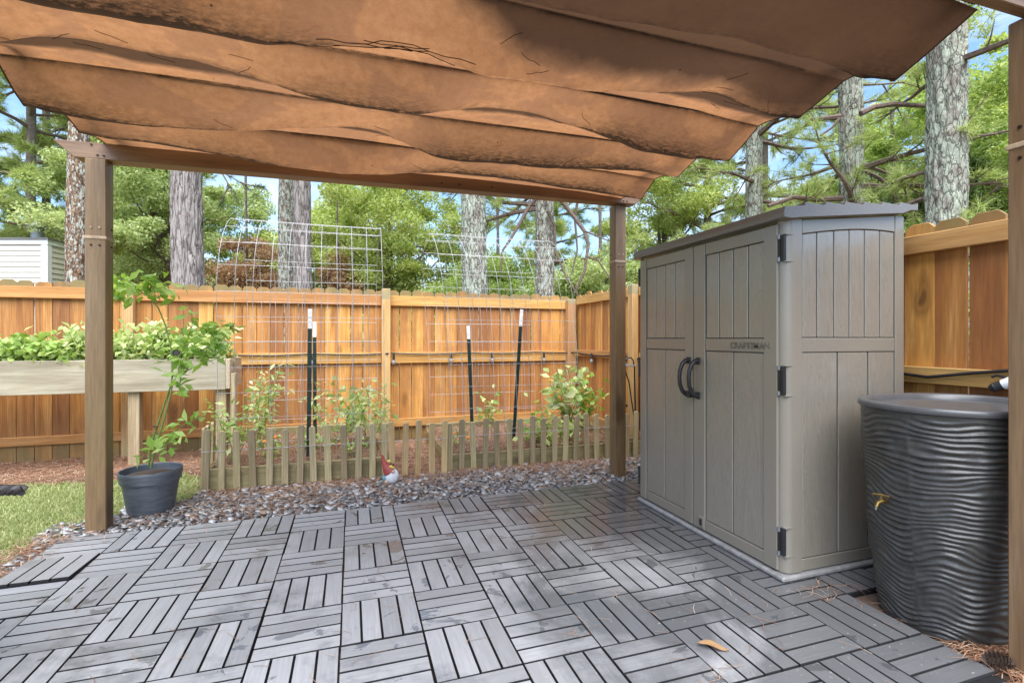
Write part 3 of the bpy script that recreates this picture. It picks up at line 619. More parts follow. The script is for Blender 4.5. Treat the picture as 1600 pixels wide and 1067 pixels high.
arch = lambda x: 1.632+.052*math.sin(min(1, (x-2.03)/.62)*PI*.60)
topz = lambda x: 1.70+.075*min(1, (x-1.95)/.7)
ed = [2.034,2.127,2.236,2.338,2.442,2.549,2.650]
for q in range(6):
    x0, x1 = ed[q]+.0035, ed[q+1]-.0035; poly = [(x0,1.140),(x1,1.140)]+[(x1+(x0-x1)*u, arch(x1+(x0-x1)*u)-.004) for u in (0, .33, .67, 1)]
    MB().prism(poly, lambda a, z: (a, 1.789, z), lambda a, z: (a, 1.803, z)).build('board', 'shed', sp, .003)
poly = [(x_, arch(x_)) for x_ in np.linspace(2.034, 2.650, 9)]+[(2.650,topz(2.650)-.012),(2.034,topz(2.034)-.012)]
MB().prism(poly, lambda a, z: (a, 1.787, z), lambda a, z: (a, 1.803, z)).build('cross_rail', 'shedtrim', sp, .002)
side_piece(2.034,2.650,1.069,1.137,'cross_rail', 1.787, 'shedtrim'); side_piece(2.034,2.650,.031,.088,'cross_rail', 1.787, 'shedtrim')
for x0, x1 in ((2.034,2.257),(2.263,2.463),(2.469,2.650)): side_piece(x0+.002, x1-.002, .091, 1.066, 'board')
# roof: courses stepping up towards the back, extruded along the front
top = []
rz = lambda x: 1.742+.082*((x-1.885)/.88)**.75
for q in range(7):
    x0 = 1.885+q*.126; top += [(x0, rz(x0)-.006), (x0+.003, rz(x0)+.009)] if q else [(x0, 1.712), (x0+.006, 1.742)]
    top += [(x0+.122, rz(x0+.126)-.007)]
top += [(2.768, 1.832), (2.770, 1.796)]
bot = [(2.765, 1.792), (2.72, 1.790)]+[(x_, topz(x_)-.006) for x_ in np.linspace(2.66, 1.99, 8)]+[(1.93, 1.690), (1.886, 1.692)]
MB().prism([p for p in top+bot][::-1], lambda a, z: (a, 1.752, z), lambda a, z: (a, 3.022, z)).build('roof', 'roof', sh, .002)

# ------------------------------------------------------------------ rain barrel
rb = thing('rain_barrel', 'charcoal rain barrel with rippled sides and a brass tap beside the shed', 'rain barrel', (2.42, 1.38, 0))
BC = (2.42, 1.38); BSX, BSY = 1.10, .868; NZ, NP = 230, 260
zz, tt = np.meshgrid(np.linspace(-.02, .845, NZ), np.linspace(0, 2*PI, NP, endpoint=False), indexing='ij')
sup = 2.3; q = (np.abs(np.cos(tt))**sup+np.abs(np.sin(tt))**sup)**(-1/sup)
r0 = .272+.062*(zz/.86)+.010*np.sin(np.clip(zz/.86, 0, 1)*PI)
ct, st_ = np.cos(tt), np.sin(tt)
w1 = vnoise(np.stack([ct*2.0, st_*2.0, zz*5.5], -1).reshape(-1, 3)).reshape(zz.shape); w2 = vnoise(np.stack([ct*3.4+9, st_*3.4, zz*15], -1).reshape(-1, 3)).reshape(zz.shape)
ph = zz*44+1.5*w1+.6*w2; rid = 1-np.abs((ph % 1)*2-1); rid = rid**1.2
w3 = vnoise(np.stack([ct*4+3, st_*4, zz*22], -1).reshape(-1, 3)).reshape(zz.shape)
seam = 1-np.exp(-(((tt-R(190)+zz*.06+PI) % (2*PI)-PI)/.03)**2)*.9
fade = np.clip((.835-zz)/.02, 0, 1)*np.clip((zz+.02)/.03, .3, 1)
rr = r0+(.0105*rid*(.65+.6*w3)-.004)*fade*seam
V = np.stack([BC[0]+rr*q*ct*BSX, BC[1]+rr*q*st_*BSY, zz], -1).reshape(-1, 3)
i0 = (np.arange(NZ-1)[:, None]*NP+np.arange(NP)[None]).ravel(); i1 = (np.arange(NZ-1)[:, None]*NP+(np.arange(NP)+1)[None] % NP).ravel()
npmesh('body', V, np.stack([i0, i1, i1+NP, i0+NP], 1), 'barrel', rb, True)
prof = [(.334,.846),(.341,.848),(.344,.856),(.343,.868),(.337,.873),(.318,.873),(.310,.866),(.304,.842),(.300,.820),(.288,.812),(.0005,.808)]
MB().lathe(prof, (0, 0), 96, 2.3, Matrix.Translation((*BC, 0)) @ Matrix.Diagonal((BSX, BSY, 1, 1))).build('rim', 'rim', rb, smooth=True, angle=50)
MB().box(2.42,2.66,1.30,1.45,.8100,.826).build('lid_hatch', 'rim', rb, .006)
tp = MB(); sx_, sy_, sz_ = 2.080, 1.43, .475
dv = Vector((-.985,.02,-.0)).normalized(); P0 = Vector((sx_, sy_, sz_))
tp.tube([P0+dv*-.02, P0+dv*.003], .019, 14); tp.tube([P0, P0+dv*.04], .008, 10); tp.tube([P0+dv*.032, P0+dv*.055+Vector((0,0,-.004)), P0+dv*.064+Vector((0,0,-.022))], [.009,.009,.007], 10); tp.tube([P0+dv*.036, P0+dv*.036+Vector((0,0,.022))], .005, 8)
tap = tp.build('tap', 'brass', rb, smooth=True); sd = Vector((.35,-.93,0.05)).normalized()
MB().tube([P0+dv*.036+Vector((0,0,.023))-sd*.028, P0+dv*.036+Vector((0,0,.026)), P0+dv*.036+Vector((0,0,.023))+sd*.028], .005, 8).build('handle', 'brass', tap, smooth=True)
MB().ball(P0+dv*.064+Vector((0,0,-.027)), .004, 8, (1,1,1.8)).build('water_drop', 'glass', tap)

# ------------------------------------------------------------------ garden beds, boards, picket borders
def bed(label, x0, x1, y0, y1, h):
    t_ = thing('garden_bed', label, 'garden bed', ((x0+x1)/2, (y0+y1)/2, -.03))
    MB().box(x0,x1,y0,y0+.038,-.05,h).build('board', 'bedboard', t_, .004); MB().box(x0,x1,y1-.038,y1,-.06,h+.045).build('board', 'bedboard', t_, .004)
    for xx in (x0, x1-.038): MB().box(xx,xx+.038,y0+.039,y1-.039,-.06,h-.008).build('board', 'bedboardy', t_, .004)
    nx, ny = 40, 30; gx, gy = np.meshgrid(np.linspace(x0+.036, x1-.036, nx), np.linspace(y0+.036, y1-.036, ny)); gz = .105+.022*vnoise(np.stack([gx*5, gy*5, gx*0], -1).reshape(-1, 3)).reshape(gx.shape)
    i = (np.arange(ny-1)[:, None]*nx+np.arange(nx-1)[None]).ravel(); npmesh('soil', np.stack([gx, gy, gz], -1).reshape(-1, 3), np.stack([i, i+1, i+nx+1, i+nx], 1), 'mulch', t_, True); return t_
bed('mossy timber garden bed under the wide wire arch next to the planter box', -1.07, .275, 4.235, 5.76, .145)
bed('mossy timber garden bed reaching into the fence corner', .80, 2.75, 4.235, 5.62, .120)
def picket_row(label, X, Yf, mat, hs, z0=-.02, wire=True, extra=None):
    t_ = thing('picket_edging', label, 'garden fence', (X[0], Yf(X[0]), 0), 'low wired picket edging round the beds'); me = {}
    pts = [(x_, Yf(x_)) for x_ in X]
    for (x_, y_) in pts:
        h = hs+random.choice([-.012, 0, .008, .015]); w_ = .049
        if round(h, 3) not in me:
            f_ = lambda o: (lambda a, z: (a, o, z))
            me[round(h, 3)] = mesh_of(MB().prism([(-w_/2,0),(w_/2,0),(w_/2,h-.012),(w_/2-.012,h),(-w_/2+.012,h),(-w_/2,h-.012)], f_(-.010), f_(.010)), 'picket', mat, .002)
        piece('picket', me[round(h, 3)], t_, (x_, y_, z0), rot=(random.uniform(-.02, .03), random.uniform(-.03, .03), random.uniform(-.1, .1)))
    if extra:
        for (x_, y_, rz_) in extra: piece('picket', list(me.values())[0], t_, (x_, y_, z0), rot=(random.uniform(-.03, .03), random.uniform(-.04, .04), rz_)); pts.insert(0, (x_, y_))
    for zz in ((.285,) if wire else ()):
        wp_ = []
        for (x_, y_) in pts:
            wp_ += [(x_-.028, y_-.004, zz+random.uniform(-.004,.004)), (x_-.026, y_-.014, zz), (x_+.026, y_-.014, zz), (x_+.028, y_-.004, zz)]
        MB().tube(wp_, .0022, 5).build('wire', 'wire', t_)
    return t_
r1 = [-1.047,-.942,-.835,-.722,-.611,-.498,-.392,-.289,-.179,-.058,.05,.161,.263]
ga = [.32,.419,.525,.644,.748]
r2 = [.804,.91,1.019,1.123,1.235,1.349,1.458,1.569,1.676,1.784,1.893,1.998,2.118,2.219,2.335,2.446,2.545,2.638]
picket_row('grey weathered low picket edging in front of the wide wire arch', r1, lambda x_: 4.205-.012*x_, 'picket', .455, extra=[(-1.085,4.33,1.4),(-1.09,4.46,1.5),(-1.095,4.60,1.6)])
picket_row('short run of fresh tan pickets behind the garden gnome', ga, lambda x_: 4.17, 'newpicket', .455)
picket_row('grey weathered low picket edging ending behind the shed', r2, lambda x_: 4.205-.01*(x_-1.7), 'picket', .435)

# ------------------------------------------------------------------ wire arches and their posts
def wire_arch(label, X0, X1, yn, yf, ztop, top_shift=0.0, zb=.11):
    t_ = thing('wire_arch', label, 'trellis', ((X0+X1)/2, (yn+yf)/2, zb), 'wire panel arches over the beds')
    ym, hw = (yn+yf)/2, (yf-yn)/2; rad = hw; zs = ztop-rad*1.15
    def P(s, u):
        """s 0..1 along the bent length, u 0..1 across"""
        leg = zs-zb; arc = PI*rad*1.07; tot = 2*leg+arc; d = s*tot
        if d < leg: y_, z_ = yn, zb+d
        elif d > leg+arc: y_, z_ = yf, zb+(tot-d)
        else: t = PI*(d-leg)/arc; y_, z_ = ym-rad*math.cos(t), zs+rad*1.15*math.sin(t)
        k = (z_-zb)/(ztop-zb); x_ = X0+(X1-X0)*u+top_shift*k*k+.02*(.5-u)*k
        return (x_+.006*math.sin(s*17+u*5), y_+.01*math.sin(u*6+s*9), z_)
    ncross, nlong = 24, 10
    for i in range(ncross+1): MB().tube([P(i/ncross, u) for u in np.linspace(0, 1, 11)], .0020, 5).build('wire', 'wire', t_, smooth=True)
    for j in range(nlong+1): MB().tube([P(s, j/nlong) for s in np.linspace(0, 1, 60)], .0022, 5).build('wire', 'wire', t_, smooth=True)
    return t_
wire_arch('wide galvanised wire arch over the bed next to the planter box', -1.0, .262, 4.33, 5.50, 2.19)
wire_arch('leaning galvanised wire arch over the bed nearest the fence corner', .83, 2.09, 4.30, 5.50, 2.17, -.13)
def t_post(label, base, topp, tip):
    t_ = thing('steel_post', label, 'post', base, 'steel posts holding the wire arches'); a, c_ = Vector(base), Vector(topp); d = (c_-a)
    m = a+d*(1-tip); w_ = .017
    def bar(p, q_, parent, mat, name):
        mb = MB(); n_ = 8; prof = [(-w_,-.003),(w_,-.003),(w_,.003),(.003,.003),(.003,.032),(-.003,.032),(-.003,.003),(-w_,.003)]
        mb.prism(prof, lambda u, v_: (p.x+u, p.y+v_, p.z), lambda u, v_: (q_.x+u, q_.y+v_, q_.z)); return mb.build(name, mat, parent, .001)
    st = bar(a-Vector((0,0,.1)), m, t_, 'tgreen', 'shaft'); bar(m, c_, t_, 'twhite', 'painted_tip')
    for u in np.linspace(.1, .78, 16): p = a+d*u; MB().box(p.x-.007,p.x+.007,p.y-.010,p.y-.003,p.z-.006,p.z+.006).build('stud', 'tgreen', st)
t_post('straight dark green steel post with white tip, nearest the camera under the wide arch', (-.352,4.50,.1), (-.338,4.50,1.385), .13)
t_post('dark green steel post standing close behind another white tipped post', (-.345,5.20,.1), (-.350,5.20,1.298), .125)
t_post('short white tipped steel post under the far leg of the leaning arch', (1.15,4.78,.1), (1.10,4.78,1.262), .115)
t_post('tilted dark steel post with white tip leaning towards the fence corner', (1.49,4.55,.1), (1.585,4.55,1.418), .125)

# ------------------------------------------------------------------ plants
def plant(name, label, cat, base, stems, leaf_mat, stem_mat='gstem', size=.06, per=9, aspect=.55, group=None, droop=.25, spread=.05, flat=.35, r=.004, flowers=0, leafr=(.35, 1.0)):
    """stems: list of polylines (absolute). leaves sit along the upper part of every stem"""
    t_ = thing(name, label, cat, base, group); m = MB(); P = []
    for st in stems:
        pts = [Vector(p) for p in st]; m.tube(pts, [r*(1-.6*i/(len(pts)-1)) for i in range(len(pts))], 5)
        for _ in range(per):
            u = random.uniform(*leafr)*(len(pts)-1); i = min(int(u), len(pts)-2); p = pts[i].lerp(pts[i+1], u-i); P.append(p+Vector((random.gauss(0, spread), random.gauss(0, spread), random.gauss(0, spread*.6))))
    m.build('stem', stem_mat, t_, smooth=True); V, F = leaf_cloud(np.array(P), size, droop, aspect, flat=flat); npmesh('leaves', V, F, leaf_mat, t_)
    for _ in range(flowers): MB().ball(random.choice(P)+Vector((0,0,.02)), .02, 8, (1,1,.6)).build('flower', 'petal', t_, smooth=True)
    return t_
def arc(base, top, n=5, wob=.03):
    a, c_ = Vector(base), Vector(top); return [a]+[a.lerp(c_, i/n)+Vector((random.uniform(-wob, wob), random.uniform(-wob, wob), 0)) for i in range(1, n)]+[c_]
def bushy(name, label, cat, x, y, z, h, w_, n, leaf, **k):
    stems = []
    for i in range(n):
        a = random.uniform(0, 2*PI); q_ = w_*math.sqrt(random.random()); stems.append(arc((x+random.uniform(-.02,.02), y+random.uniform(-.02,.02), z), (x+q_*math.cos(a), y+q_*math.sin(a), z+h*random.uniform(.55, 1))))
    return plant(name, label, cat, (x, y, z), stems, leaf, **k)
bushy('tomato_plant', 'tall airy tomato plant beside the right end of the planter box', 'plant', -.80, 4.95, .11, .85, .25, 8, 'plant_pale', size=.072, per=26, aspect=.45)
bushy('tomato_plant', 'leggy tomato plant climbing the wire close to the planter leg', 'plant', -.93, 4.55, .11, .60, .22, 7, 'plant', size=.055, per=24, aspect=.45)
bushy('tomato_plant', 'airy tomato plant just behind the straight steel post', 'plant', -.10, 4.95, .11, .62, .32, 9, 'plant_pale', size=.072, per=30, aspect=.45)
bushy('tomato_plant', 'spreading tomato plant at the gap between the two beds', 'plant', .14, 4.75, .11, .66, .34, 9, 'plant_pale', size=.072, per=30, aspect=.45)
bushy('marigold_plant', 'small leafy plant with orange flowers behind the grey pickets', 'plant', -.62, 4.55, .11, .28, .12, 6, 'plant', size=.045, per=12, flowers=3)
bushy('marigold_plant', 'low orange flowering plant near the fresh pickets', 'plant', .04, 4.45, .11, .20, .10, 5, 'plant', size=.04, per=10, flowers=3)
bushy('marigold_plant', 'orange flowering plant at the bed edge left of the short steel post', 'plant', .96, 4.55, .11, .22, .10, 5, 'plant', size=.04, per=8, flowers=3)
bushy('basil_plant', 'low round green plant behind the middle grey pickets', 'plant', -.33, 4.75, .11, .22, .13, 8, 'plant', size=.05, per=12)
bushy('pepper_plant', 'bright leafy plant close behind the pickets by the tilted post', 'plant', 1.72, 4.42, .11, .26, .14, 8, 'plant', size=.07, per=12)
bushy('pepper_plant', 'bright leafy plant behind the pickets near the pergola post', 'plant', 1.98, 4.45, .11, .25, .14, 8, 'plant', size=.07, per=12)
bushy('pepper_plant', 'young seedling against the back boards between two steel posts', 'plant', 1.52, 5.5, .11, .42, .12, 5, 'plant', size=.09, per=8)
bushy('hydrangea_bush', 'upright bush with pale broad leaves in the fence corner', 'bush', 2.16, 4.72, .11, .80, .19, 11, 'plant_pale', size=.10, per=17, aspect=.6, stem_mat='stem')
bushy('hydrangea_bush', 'darker glossy bush partly hidden by the pergola post', 'bush', 2.42, 4.88, .11, .72, .17, 9, 'plant_dark', size=.09, per=14, aspect=.6, stem_mat='stem')
bushy('leafy_sprig', 'small sprig between the leaning arch and the corner bush', 'plant', 1.86, 4.62, .11, .40, .09, 5, 'plant', size=.065, per=8)

# planter box on legs with its row of plants
pb = thing('planter_box', 'pale timber planter box raised on legs along the back fence', 'planter', (-2.2, 5.55, -.06))
MB().box(-3.9,-1.148,5.30,5.338,.648,.942).build('board', 'planter', pb, .004); MB().box(-3.9,-1.148,5.78,5.818,.648,.942).build('board', 'planter', pb, .004)
MB().box(-1.147,-1.109,5.30,5.818,.655,.940).build('board', 'plantery', pb, .004)
MB().box(-3.9,-1.15,5.339,5.779,.66,.69).build('floor_board', 'planter', pb); MB().box(-3.9,-1.15,5.339,5.779,.69,.90).build('soil', 'soil', pb)
for lx in (-3.8,-1.90): MB().box(lx-.045,lx+.045,5.345,5.43,-.08,.66).build('leg', 'planterz', pb, .004)
MB().box(-1.24,-1.15,5.345,5.43,-.08,.655).build('leg', 'planterz', pb, .004); MB().box(-1.24,-1.15,5.70,5.775,-.1,.655).build('leg', 'planterz', pb, .004)
MB().box(-1.108,-1.07,5.31,5.42,-.08,.80).build('leg', 'planterz', pb, .004)
ORD = ['first', 'second', 'third', 'fourth', 'fifth', 'sixth', 'seventh', 'eighth', 'ninth', 'tenth', 'eleventh', 'twelfth', 'thirteenth']
for k in range(13):
    x_ = -1.25-k*.172+random.uniform(-.025, .025); big = k in (0, 1, 3, 4, 6)
    lab = f"{'tall pale tipped' if big else 'low'} strawberry plant, {ORD[k]} from the house-side end of the planter box".replace('house-side', 'wire arch')
    stems = []
    for i in range(12):
        a = random.uniform(0, 2*PI); q_ = .15*math.sqrt(random.random()); stems.append(arc((x_, 5.46, .89), (x_+q_*math.cos(a), 5.46+q_*math.sin(a)*1.15, .95+random.uniform(.04, .36 if big else .24)), 4, .02))
    plant('strawberry_plant', lab, 'plant', (x_, 5.46, .89), stems, 'plant_pale' if big else 'plant', size=.062, per=42, aspect=.7, group='plants growing in the planter box', spread=.045, flat=.15, leafr=(.3, 1))

# potted shrub
PC = (-1.275, 3.865)
pt = thing('flower_pot', 'round charcoal plastic flower pot beside the pergola post', 'plant pot', (*PC, -.03))
MB().lathe([(0.1032,-.03),(0.1221,-.028),(0.1290,-.01),(0.1574,.175),(0.1600,.19),(0.1703,.192),(0.1780,.245),(0.1789,.262),(0.1746,.268),(0.1686,.264),(0.1634,.225),(0.0004,.222)], PC, 48).build('pot_body', 'pot', pt, smooth=True, angle=45)
MB().lathe([(0.1617,.222),(0.1032,.238),(0.0004,.242)], PC, 24).build('soil', 'soil', pt, smooth=True)
RV = Vector((.951,-.31,0))
def S_(px, py, dd=0): return Vector((*PC, 0))+RV*((px-248)*.00425)+Vector((.31*dd,.951*dd,0))+Vector((0,0,1.1346-(py-529)*.00425))   # sketch units -> metres in the plane of the shrub
stems = [[S_(244,728),S_(246,700),S_(254,668,.02),S_(268,625,.02),S_(281,597)],[S_(253,730,-.03),S_(258,700,-.02),S_(270,650),S_(279,615),S_(282,597)],
 [S_(281,597),S_(281,570),S_(276,545,.02),S_(266,510,.03),S_(255,482,.03),S_(240,462,.03)],[S_(282,597),S_(300,583,-.03),S_(330,570,-.04),S_(368,556,-.05)],
 [S_(240,462,.03),S_(215,452,.06),S_(185,450,.08),S_(163,446,.08)],[S_(240,462,.03),S_(255,448,-.04),S_(275,450,-.06),S_(292,457,-.06)],[S_(240,462,.03),S_(248,440),S_(262,425)],[S_(240,462),S_(222,440,-.05),S_(200,436,-.07)],
 [S_(281,570),S_(292,545,.05),S_(300,510,.08),S_(298,480,.09)],[S_(281,580),S_(300,560,-.05),S_(312,535,-.06),S_(318,520,-.06)],[S_(330,570,-.04),S_(345,545,-.05),S_(358,520,-.06)],[S_(318,520,-.06),S_(340,512),S_(368,508,.03)],[S_(300,583,-.03),S_(300,610,-.05)],[S_(247,715),S_(262,690,.05),S_(285,668,.08),S_(315,655,.1)],[S_(250,718),S_(270,700,-.08),S_(290,690,-.1),S_(300,672,-.1)]]
tk = thing('potted_shrub', 'thin stemmed leafy shrub growing out of the charcoal pot', 'shrub', (*PC, .24)); m = MB(); P = []
for i, st in enumerate(stems):
    r_ = .0075 if i < 2 else (.006 if i == 2 else .0035); m.tube(st, [r_*(1-.35*u/(len(st)-1)) for u in range(len(st))], 7)
    if i >= 3:
        for _ in range({4: 48, 5: 40, 7: 30, 11: 48, 10: 40, 9: 30, 6: 24, 3: 24, 13: 30, 14: 26}.get(i, 18)):
            u = random.uniform(.2, 1)*(len(st)-1); q_ = min(int(u), len(st)-2); P.append(st[q_].lerp(st[q_+1], u-q_)+Vector((random.gauss(0,.032),random.gauss(0,.034),random.gauss(0,.026))))
m.build('stem', 'gstem', tk, smooth=True); V, F = leaf_cloud(np.array(P), .075, .25, .52, flat=.35); npmesh('leaves', V, F, 'plant_dark', tk)
MB().lathe([(.019,.0),(.022,.002),(.019,.005),(.0165,.002),(.019,.0)], (0, 0), 16, 2, Matrix.Translation(S_(297,551,-.06)) @ Matrix.Rotation(1.2, 4, 'X')).build('tie', 'black', tk)
MB().lathe([(.018,.0),(.021,.002),(.018,.005),(.015,.002),(.018,.0)], (0, 0), 16, 2, Matrix.Translation(S_(254,668,.0))).build('tie', 'black', tk)

# ------------------------------------------------------------------ gnome
GX, GY, GZ = .30, 4.02, -.025
gn = thing('garden_gnome', 'small garden gnome with red bee hat and round white beard lying back on the gravel', 'garden gnome', (GX, GY, GZ))
GM = Matrix.Translation((GX, GY, GZ)) @ Matrix.Rotation(R(-10), 4, 'Y') @ Matrix.Rotation(R(10), 4, 'X')
def gp(x_, y_, z_): return GM @ Vector((x_, y_, z_))
def egg(c, r_, sc, n=20):
    m = MB(); k = n//2; m.lathe([(max(1e-6, math.sin(PI*i/k)), -math.cos(PI*i/k)) for i in range(k+1)], (0, 0), n, 2, GM @ Matrix.Translation(Vector(c)) @ Matrix.Diagonal((r_*sc[0], r_*sc[1], r_*sc[2], 1))); return m
egg((-.01,.02,.055), .05, (.9,.85,1.0)).build('body', 'teal', gn, smooth=True)
bd = egg((.015,-.015,.075), .058, (.92,.85,1.05), 24); bd.build('beard', 'beard', gn, smooth=True)
egg((.028,-.062,.128), .013, (1,1,1), 12).build('nose', 'skin', gn, smooth=True)
hat = MB(); hp = [(.006,0,.12),(-.004,0,.135),(-.018,.004,.165),(-.026,.008,.20),(-.030,.012,.235),(-.033,.014,.258)]
hat.tube([gp(*p) for p in hp], [.056,.048,.028,.017,.011,.006], 18); hat.build('hat', 'red', gn, smooth=True, angle=60)
for cx, cz in ((.018,.165),(.030,.152),(.010,.205)):
    egg((cx,-.036 if cz < .18 else -.018,cz), .012, (1.2,.8,.8), 10).build('flower', 'yellow', gn, smooth=True)
for cx, cz in ((.040,.175),(.020,.185),(.028,.163)): egg((cx,-.032,cz), .009, (1,.8,.9), 10).build('bee', 'black', gn, smooth=True)
for sx in (-.022, .012): egg((sx,-.055,.010), .017, (.75,1.3,.7), 12).build('foot', 'skin', gn, smooth=True)
egg((-.035,-.035,.045), .016, (1,.8,1.1), 12).build('hand', 'skin', gn, smooth=True); egg((-.045,-.01,.065), .02, (.8,.9,1.5), 12).build('sleeve', 'teal', gn, smooth=True)

# ------------------------------------------------------------------ string lights, feeder, hose nozzle, chair, oddments
sg = thing('string_lights', 'black outdoor string light cord hung along the middle fence rail', 'string lights', (.9, 6.0, .95))
bul = [(-.434,5.965),(.47,5.94),(1.167,6.0),(1.70,6.02),(2.40,6.0)]
pts = []
for x_ in np.linspace(-1.2, 2.72, 60): pts.append((x_, (6.03 if not .33 < x_ < .45 else 5.96), .955-.018*abs(math.sin((x_+.43)*PI/.9))+.006))
pts += [(2.80,5.95,.95),(2.84,5.85,.94)]+[(2.838, y_, .945-.02*abs(math.sin(y_*3.2))) for y_ in np.linspace(5.7, 4.4, 14)]+[(2.838, y_, .935-.02*math.sin(y_*2)) for y_ in np.linspace(4.3, 1.9, 12)]+[(2.838,1.75,.935),(2.838,1.55,.97),(2.838,1.35,1.0)]
MB().tube(pts, .0085, 6).build('cord', 'black', sg, smooth=True)
for bx, by in bul+[(2.83,5.49),(2.83,4.70)]:
    bb = MB().tube([(bx,by,.955),(bx,by,.885)], [.010,.017], 10).build('socket', 'black', sg, smooth=True); MB().ball((bx,by,.853), .026, 12, (.85,.85,1.3)).build('bulb', 'glass', bb, smooth=True)
fd = thing('bird_feeder', 'black shepherd hook with grey dish baffle and hanging feeder by the side fence', 'bird feeder', (2.68, 4.28, 0))
MB().tube([(2.70,4.28,-.05),(2.69,4.28,.5),(2.685,4.285,.84),(2.672,4.285,.915),(2.645,4.285,.945),(2.60,4.285,.94),(2.56,4.28,.90)], .007, 8).build('hook', 'black', fd, smooth=True)
MB().tube([(2.71,4.27,.12),(2.66,4.28,.45),(2.62,4.28,.70),(2.575,4.28,.82)], .006, 8).build('brace', 'black', fd, smooth=True)
MB().lathe([(.0005,.885),(.05,.882),(.145,.870),(.142,.866),(.045,.874),(.0005,.876)], (2.555,4.28), 24).build('baffle', 'metal', fd, smooth=True)
MB().lathe([(.0005,.46),(.045,.465),(.045,.48),(.026,.485),(.026,.85),(.018,.868),(.0005,.872)], (2.555,4.28), 16).build('feeder_tube', 'black', fd, smooth=True, angle=40)
hz = thing('hose_nozzle', 'white hose nozzle with black tip resting on the side fence rail', 'hose nozzle', (2.81, 1.38, .95))
q0, q1 = Vector((2.78,1.46,.905)), Vector((2.81,1.30,.985)); dq = (q1-q0).normalized()
MB().tube([q0, q0+dq*.02, q0+dq*.024, q0+dq*.05], [.013,.022,.020,.022], 12).build('tip', 'black', hz, smooth=True); MB().tube([q0+dq*.05, q0+dq*.09, q0+dq*.19], [.022,.026,.022], 12).build('handle', 'white', hz, smooth=True)
MB().tube([q0+dq*.07+Vector((0,0,.02)), q0+dq*.04+Vector((0,.012,.045)), q0+dq*.02+Vector((0,.012,.045))], .006, 8).build('trigger', 'black', hz, smooth=True)
MB().tube([q1, q1+Vector((.01,-.1,0)), q1+Vector((.01,-.25,-.12)), q1+Vector((-.0,-.3,-.4)), (2.80,1.0,.0)], .010, 8).build('hose', 'tgreen', hz, smooth=True)
# wicker armchair, only the tip of one arm reaches into the picture
wc = thing('wicker_chair', 'dark brown wicker armchair with only an arm tip in view beside the lawn', 'chair', (-1.75, 2.3, 0))
ax, ay = RV, Vector((.31,.951,0)); A0 = Vector((-1.082,2.140,.610))
def braid(p, q_, r_, name, n=36):
    m = MB(); d = q_-p
    for ph_ in (0, 2.1, 4.2):
        pts_ = []
        for u in np.linspace(0, 1, n): a = u*d.length*95+ph_; pts_.append(p+d*u+Vector((0,0,1))*math.sin(a)*r_*.55+ay*math.cos(a)*r_*.55)
        m.tube(pts_, r_*.62, 6)
    return m.build(name, 'wicker', wc, smooth=True)
braid(A0, A0-ax*.62, .017, 'arm', 90); B0 = A0-ax*.1-ay*.52; braid(B0-ax*.16, B0-ax*.68, .017, 'arm', 60)
for bq in (A0-ax*.14, B0-ax*.24): MB().tube([bq+Vector((0,0,-.01)), bq-ax*.03+Vector((0,0,-.30)), bq-ax*.05+Vector((0,0,-.605))], .016, 8).build('leg', 'wicker', wc, smooth=True)
for bq in (A0-ax*.60, B0-ax*.66): MB().tube([bq+Vector((0,0,.30)), bq+Vector((0,0,-.01)), bq+Vector((0,0,-.605))], .016, 8).build('leg', 'wicker', wc, smooth=True)
stm = MB()
for u in np.linspace(.18, .60, 20): stm.tube([A0-ax*u+Vector((0,0,-.22)), A0-ax*u-ay*.26+Vector((0,0,-.235)), A0-ax*(u+.04)-ay*.50+Vector((0,0,-.22))], .011, 6)
stm.build('seat', 'wicker', wc, smooth=True); bk = MB()
for u in np.linspace(-.2, .28, 18): bk.tube([A0-ax*.61+Vector((0,0,u)), A0-ax*.66-ay*.26+Vector((0,0,u)), A0-ax*.66-ay*.52+Vector((0,0,u))], .012, 6)
bk.build('backrest', 'wicker', wc, smooth=True)
# dry leaf and pine cone
lf = MB(); n_ = 9
for k in range(n_):
    u = k/(n_-1); w_ = .026*math.sin(PI*u)**.7+.001; c_ = Vector((1.215+.085*u, 1.51-.06*u, .006+.008*math.sin(u*5)))
    sd = Vector((.085,.115,0)).normalized(); w_ *= .62; lf.v += [tuple(c_+sd*w_+Vector((0,0,.008))), tuple(c_), tuple(c_-sd*w_+Vector((0,0,.006)))]
lf.f = [(k*3+a, k*3+a+1, k*3+a+4, k*3+a+3) for k in range(n_-1) for a in (0, 1)]
tag(lf.build('dry_leaf', 'dryleaf', smooth=True), 'curled yellow brown dry leaf lying on the deck tiles', 'leaf')
pc = thing('pine_cone', 'brown pine cone on the ground at the patio corner by the barrel', 'pine cone', (2.135,1.085,.0)); sc_ = []
m = MB().tube([(2.10,1.11,.012),(2.165,1.075,.02)], [.012,.016], 8); m.build('core', 'twig', pc)
m = MB()
for k in range(70):
    u = k/70; a = k*2.4; c_ = Vector((2.10,1.11,.012)).lerp(Vector((2.165,1.075,.02)), u); r_ = .018+.014*math.sin(PI*min(1, u*1.1)); d = Vector((0,0,1))*math.sin(a)+Vector((.49,.87,0))*math.cos(a); o_ = d*r_-Vector((.065,-.035,0))*.12
    sdv = d.cross(Vector((.87,-.49,0)))*.007; m.add([c_+sdv*.5, c_-sdv*.5, c_+o_-sdv, c_+o_*1.12, c_+o_+sdv], [(0,1,2,3,4)])
kind(m.build('scales', 'limb', pc), 'stuff')

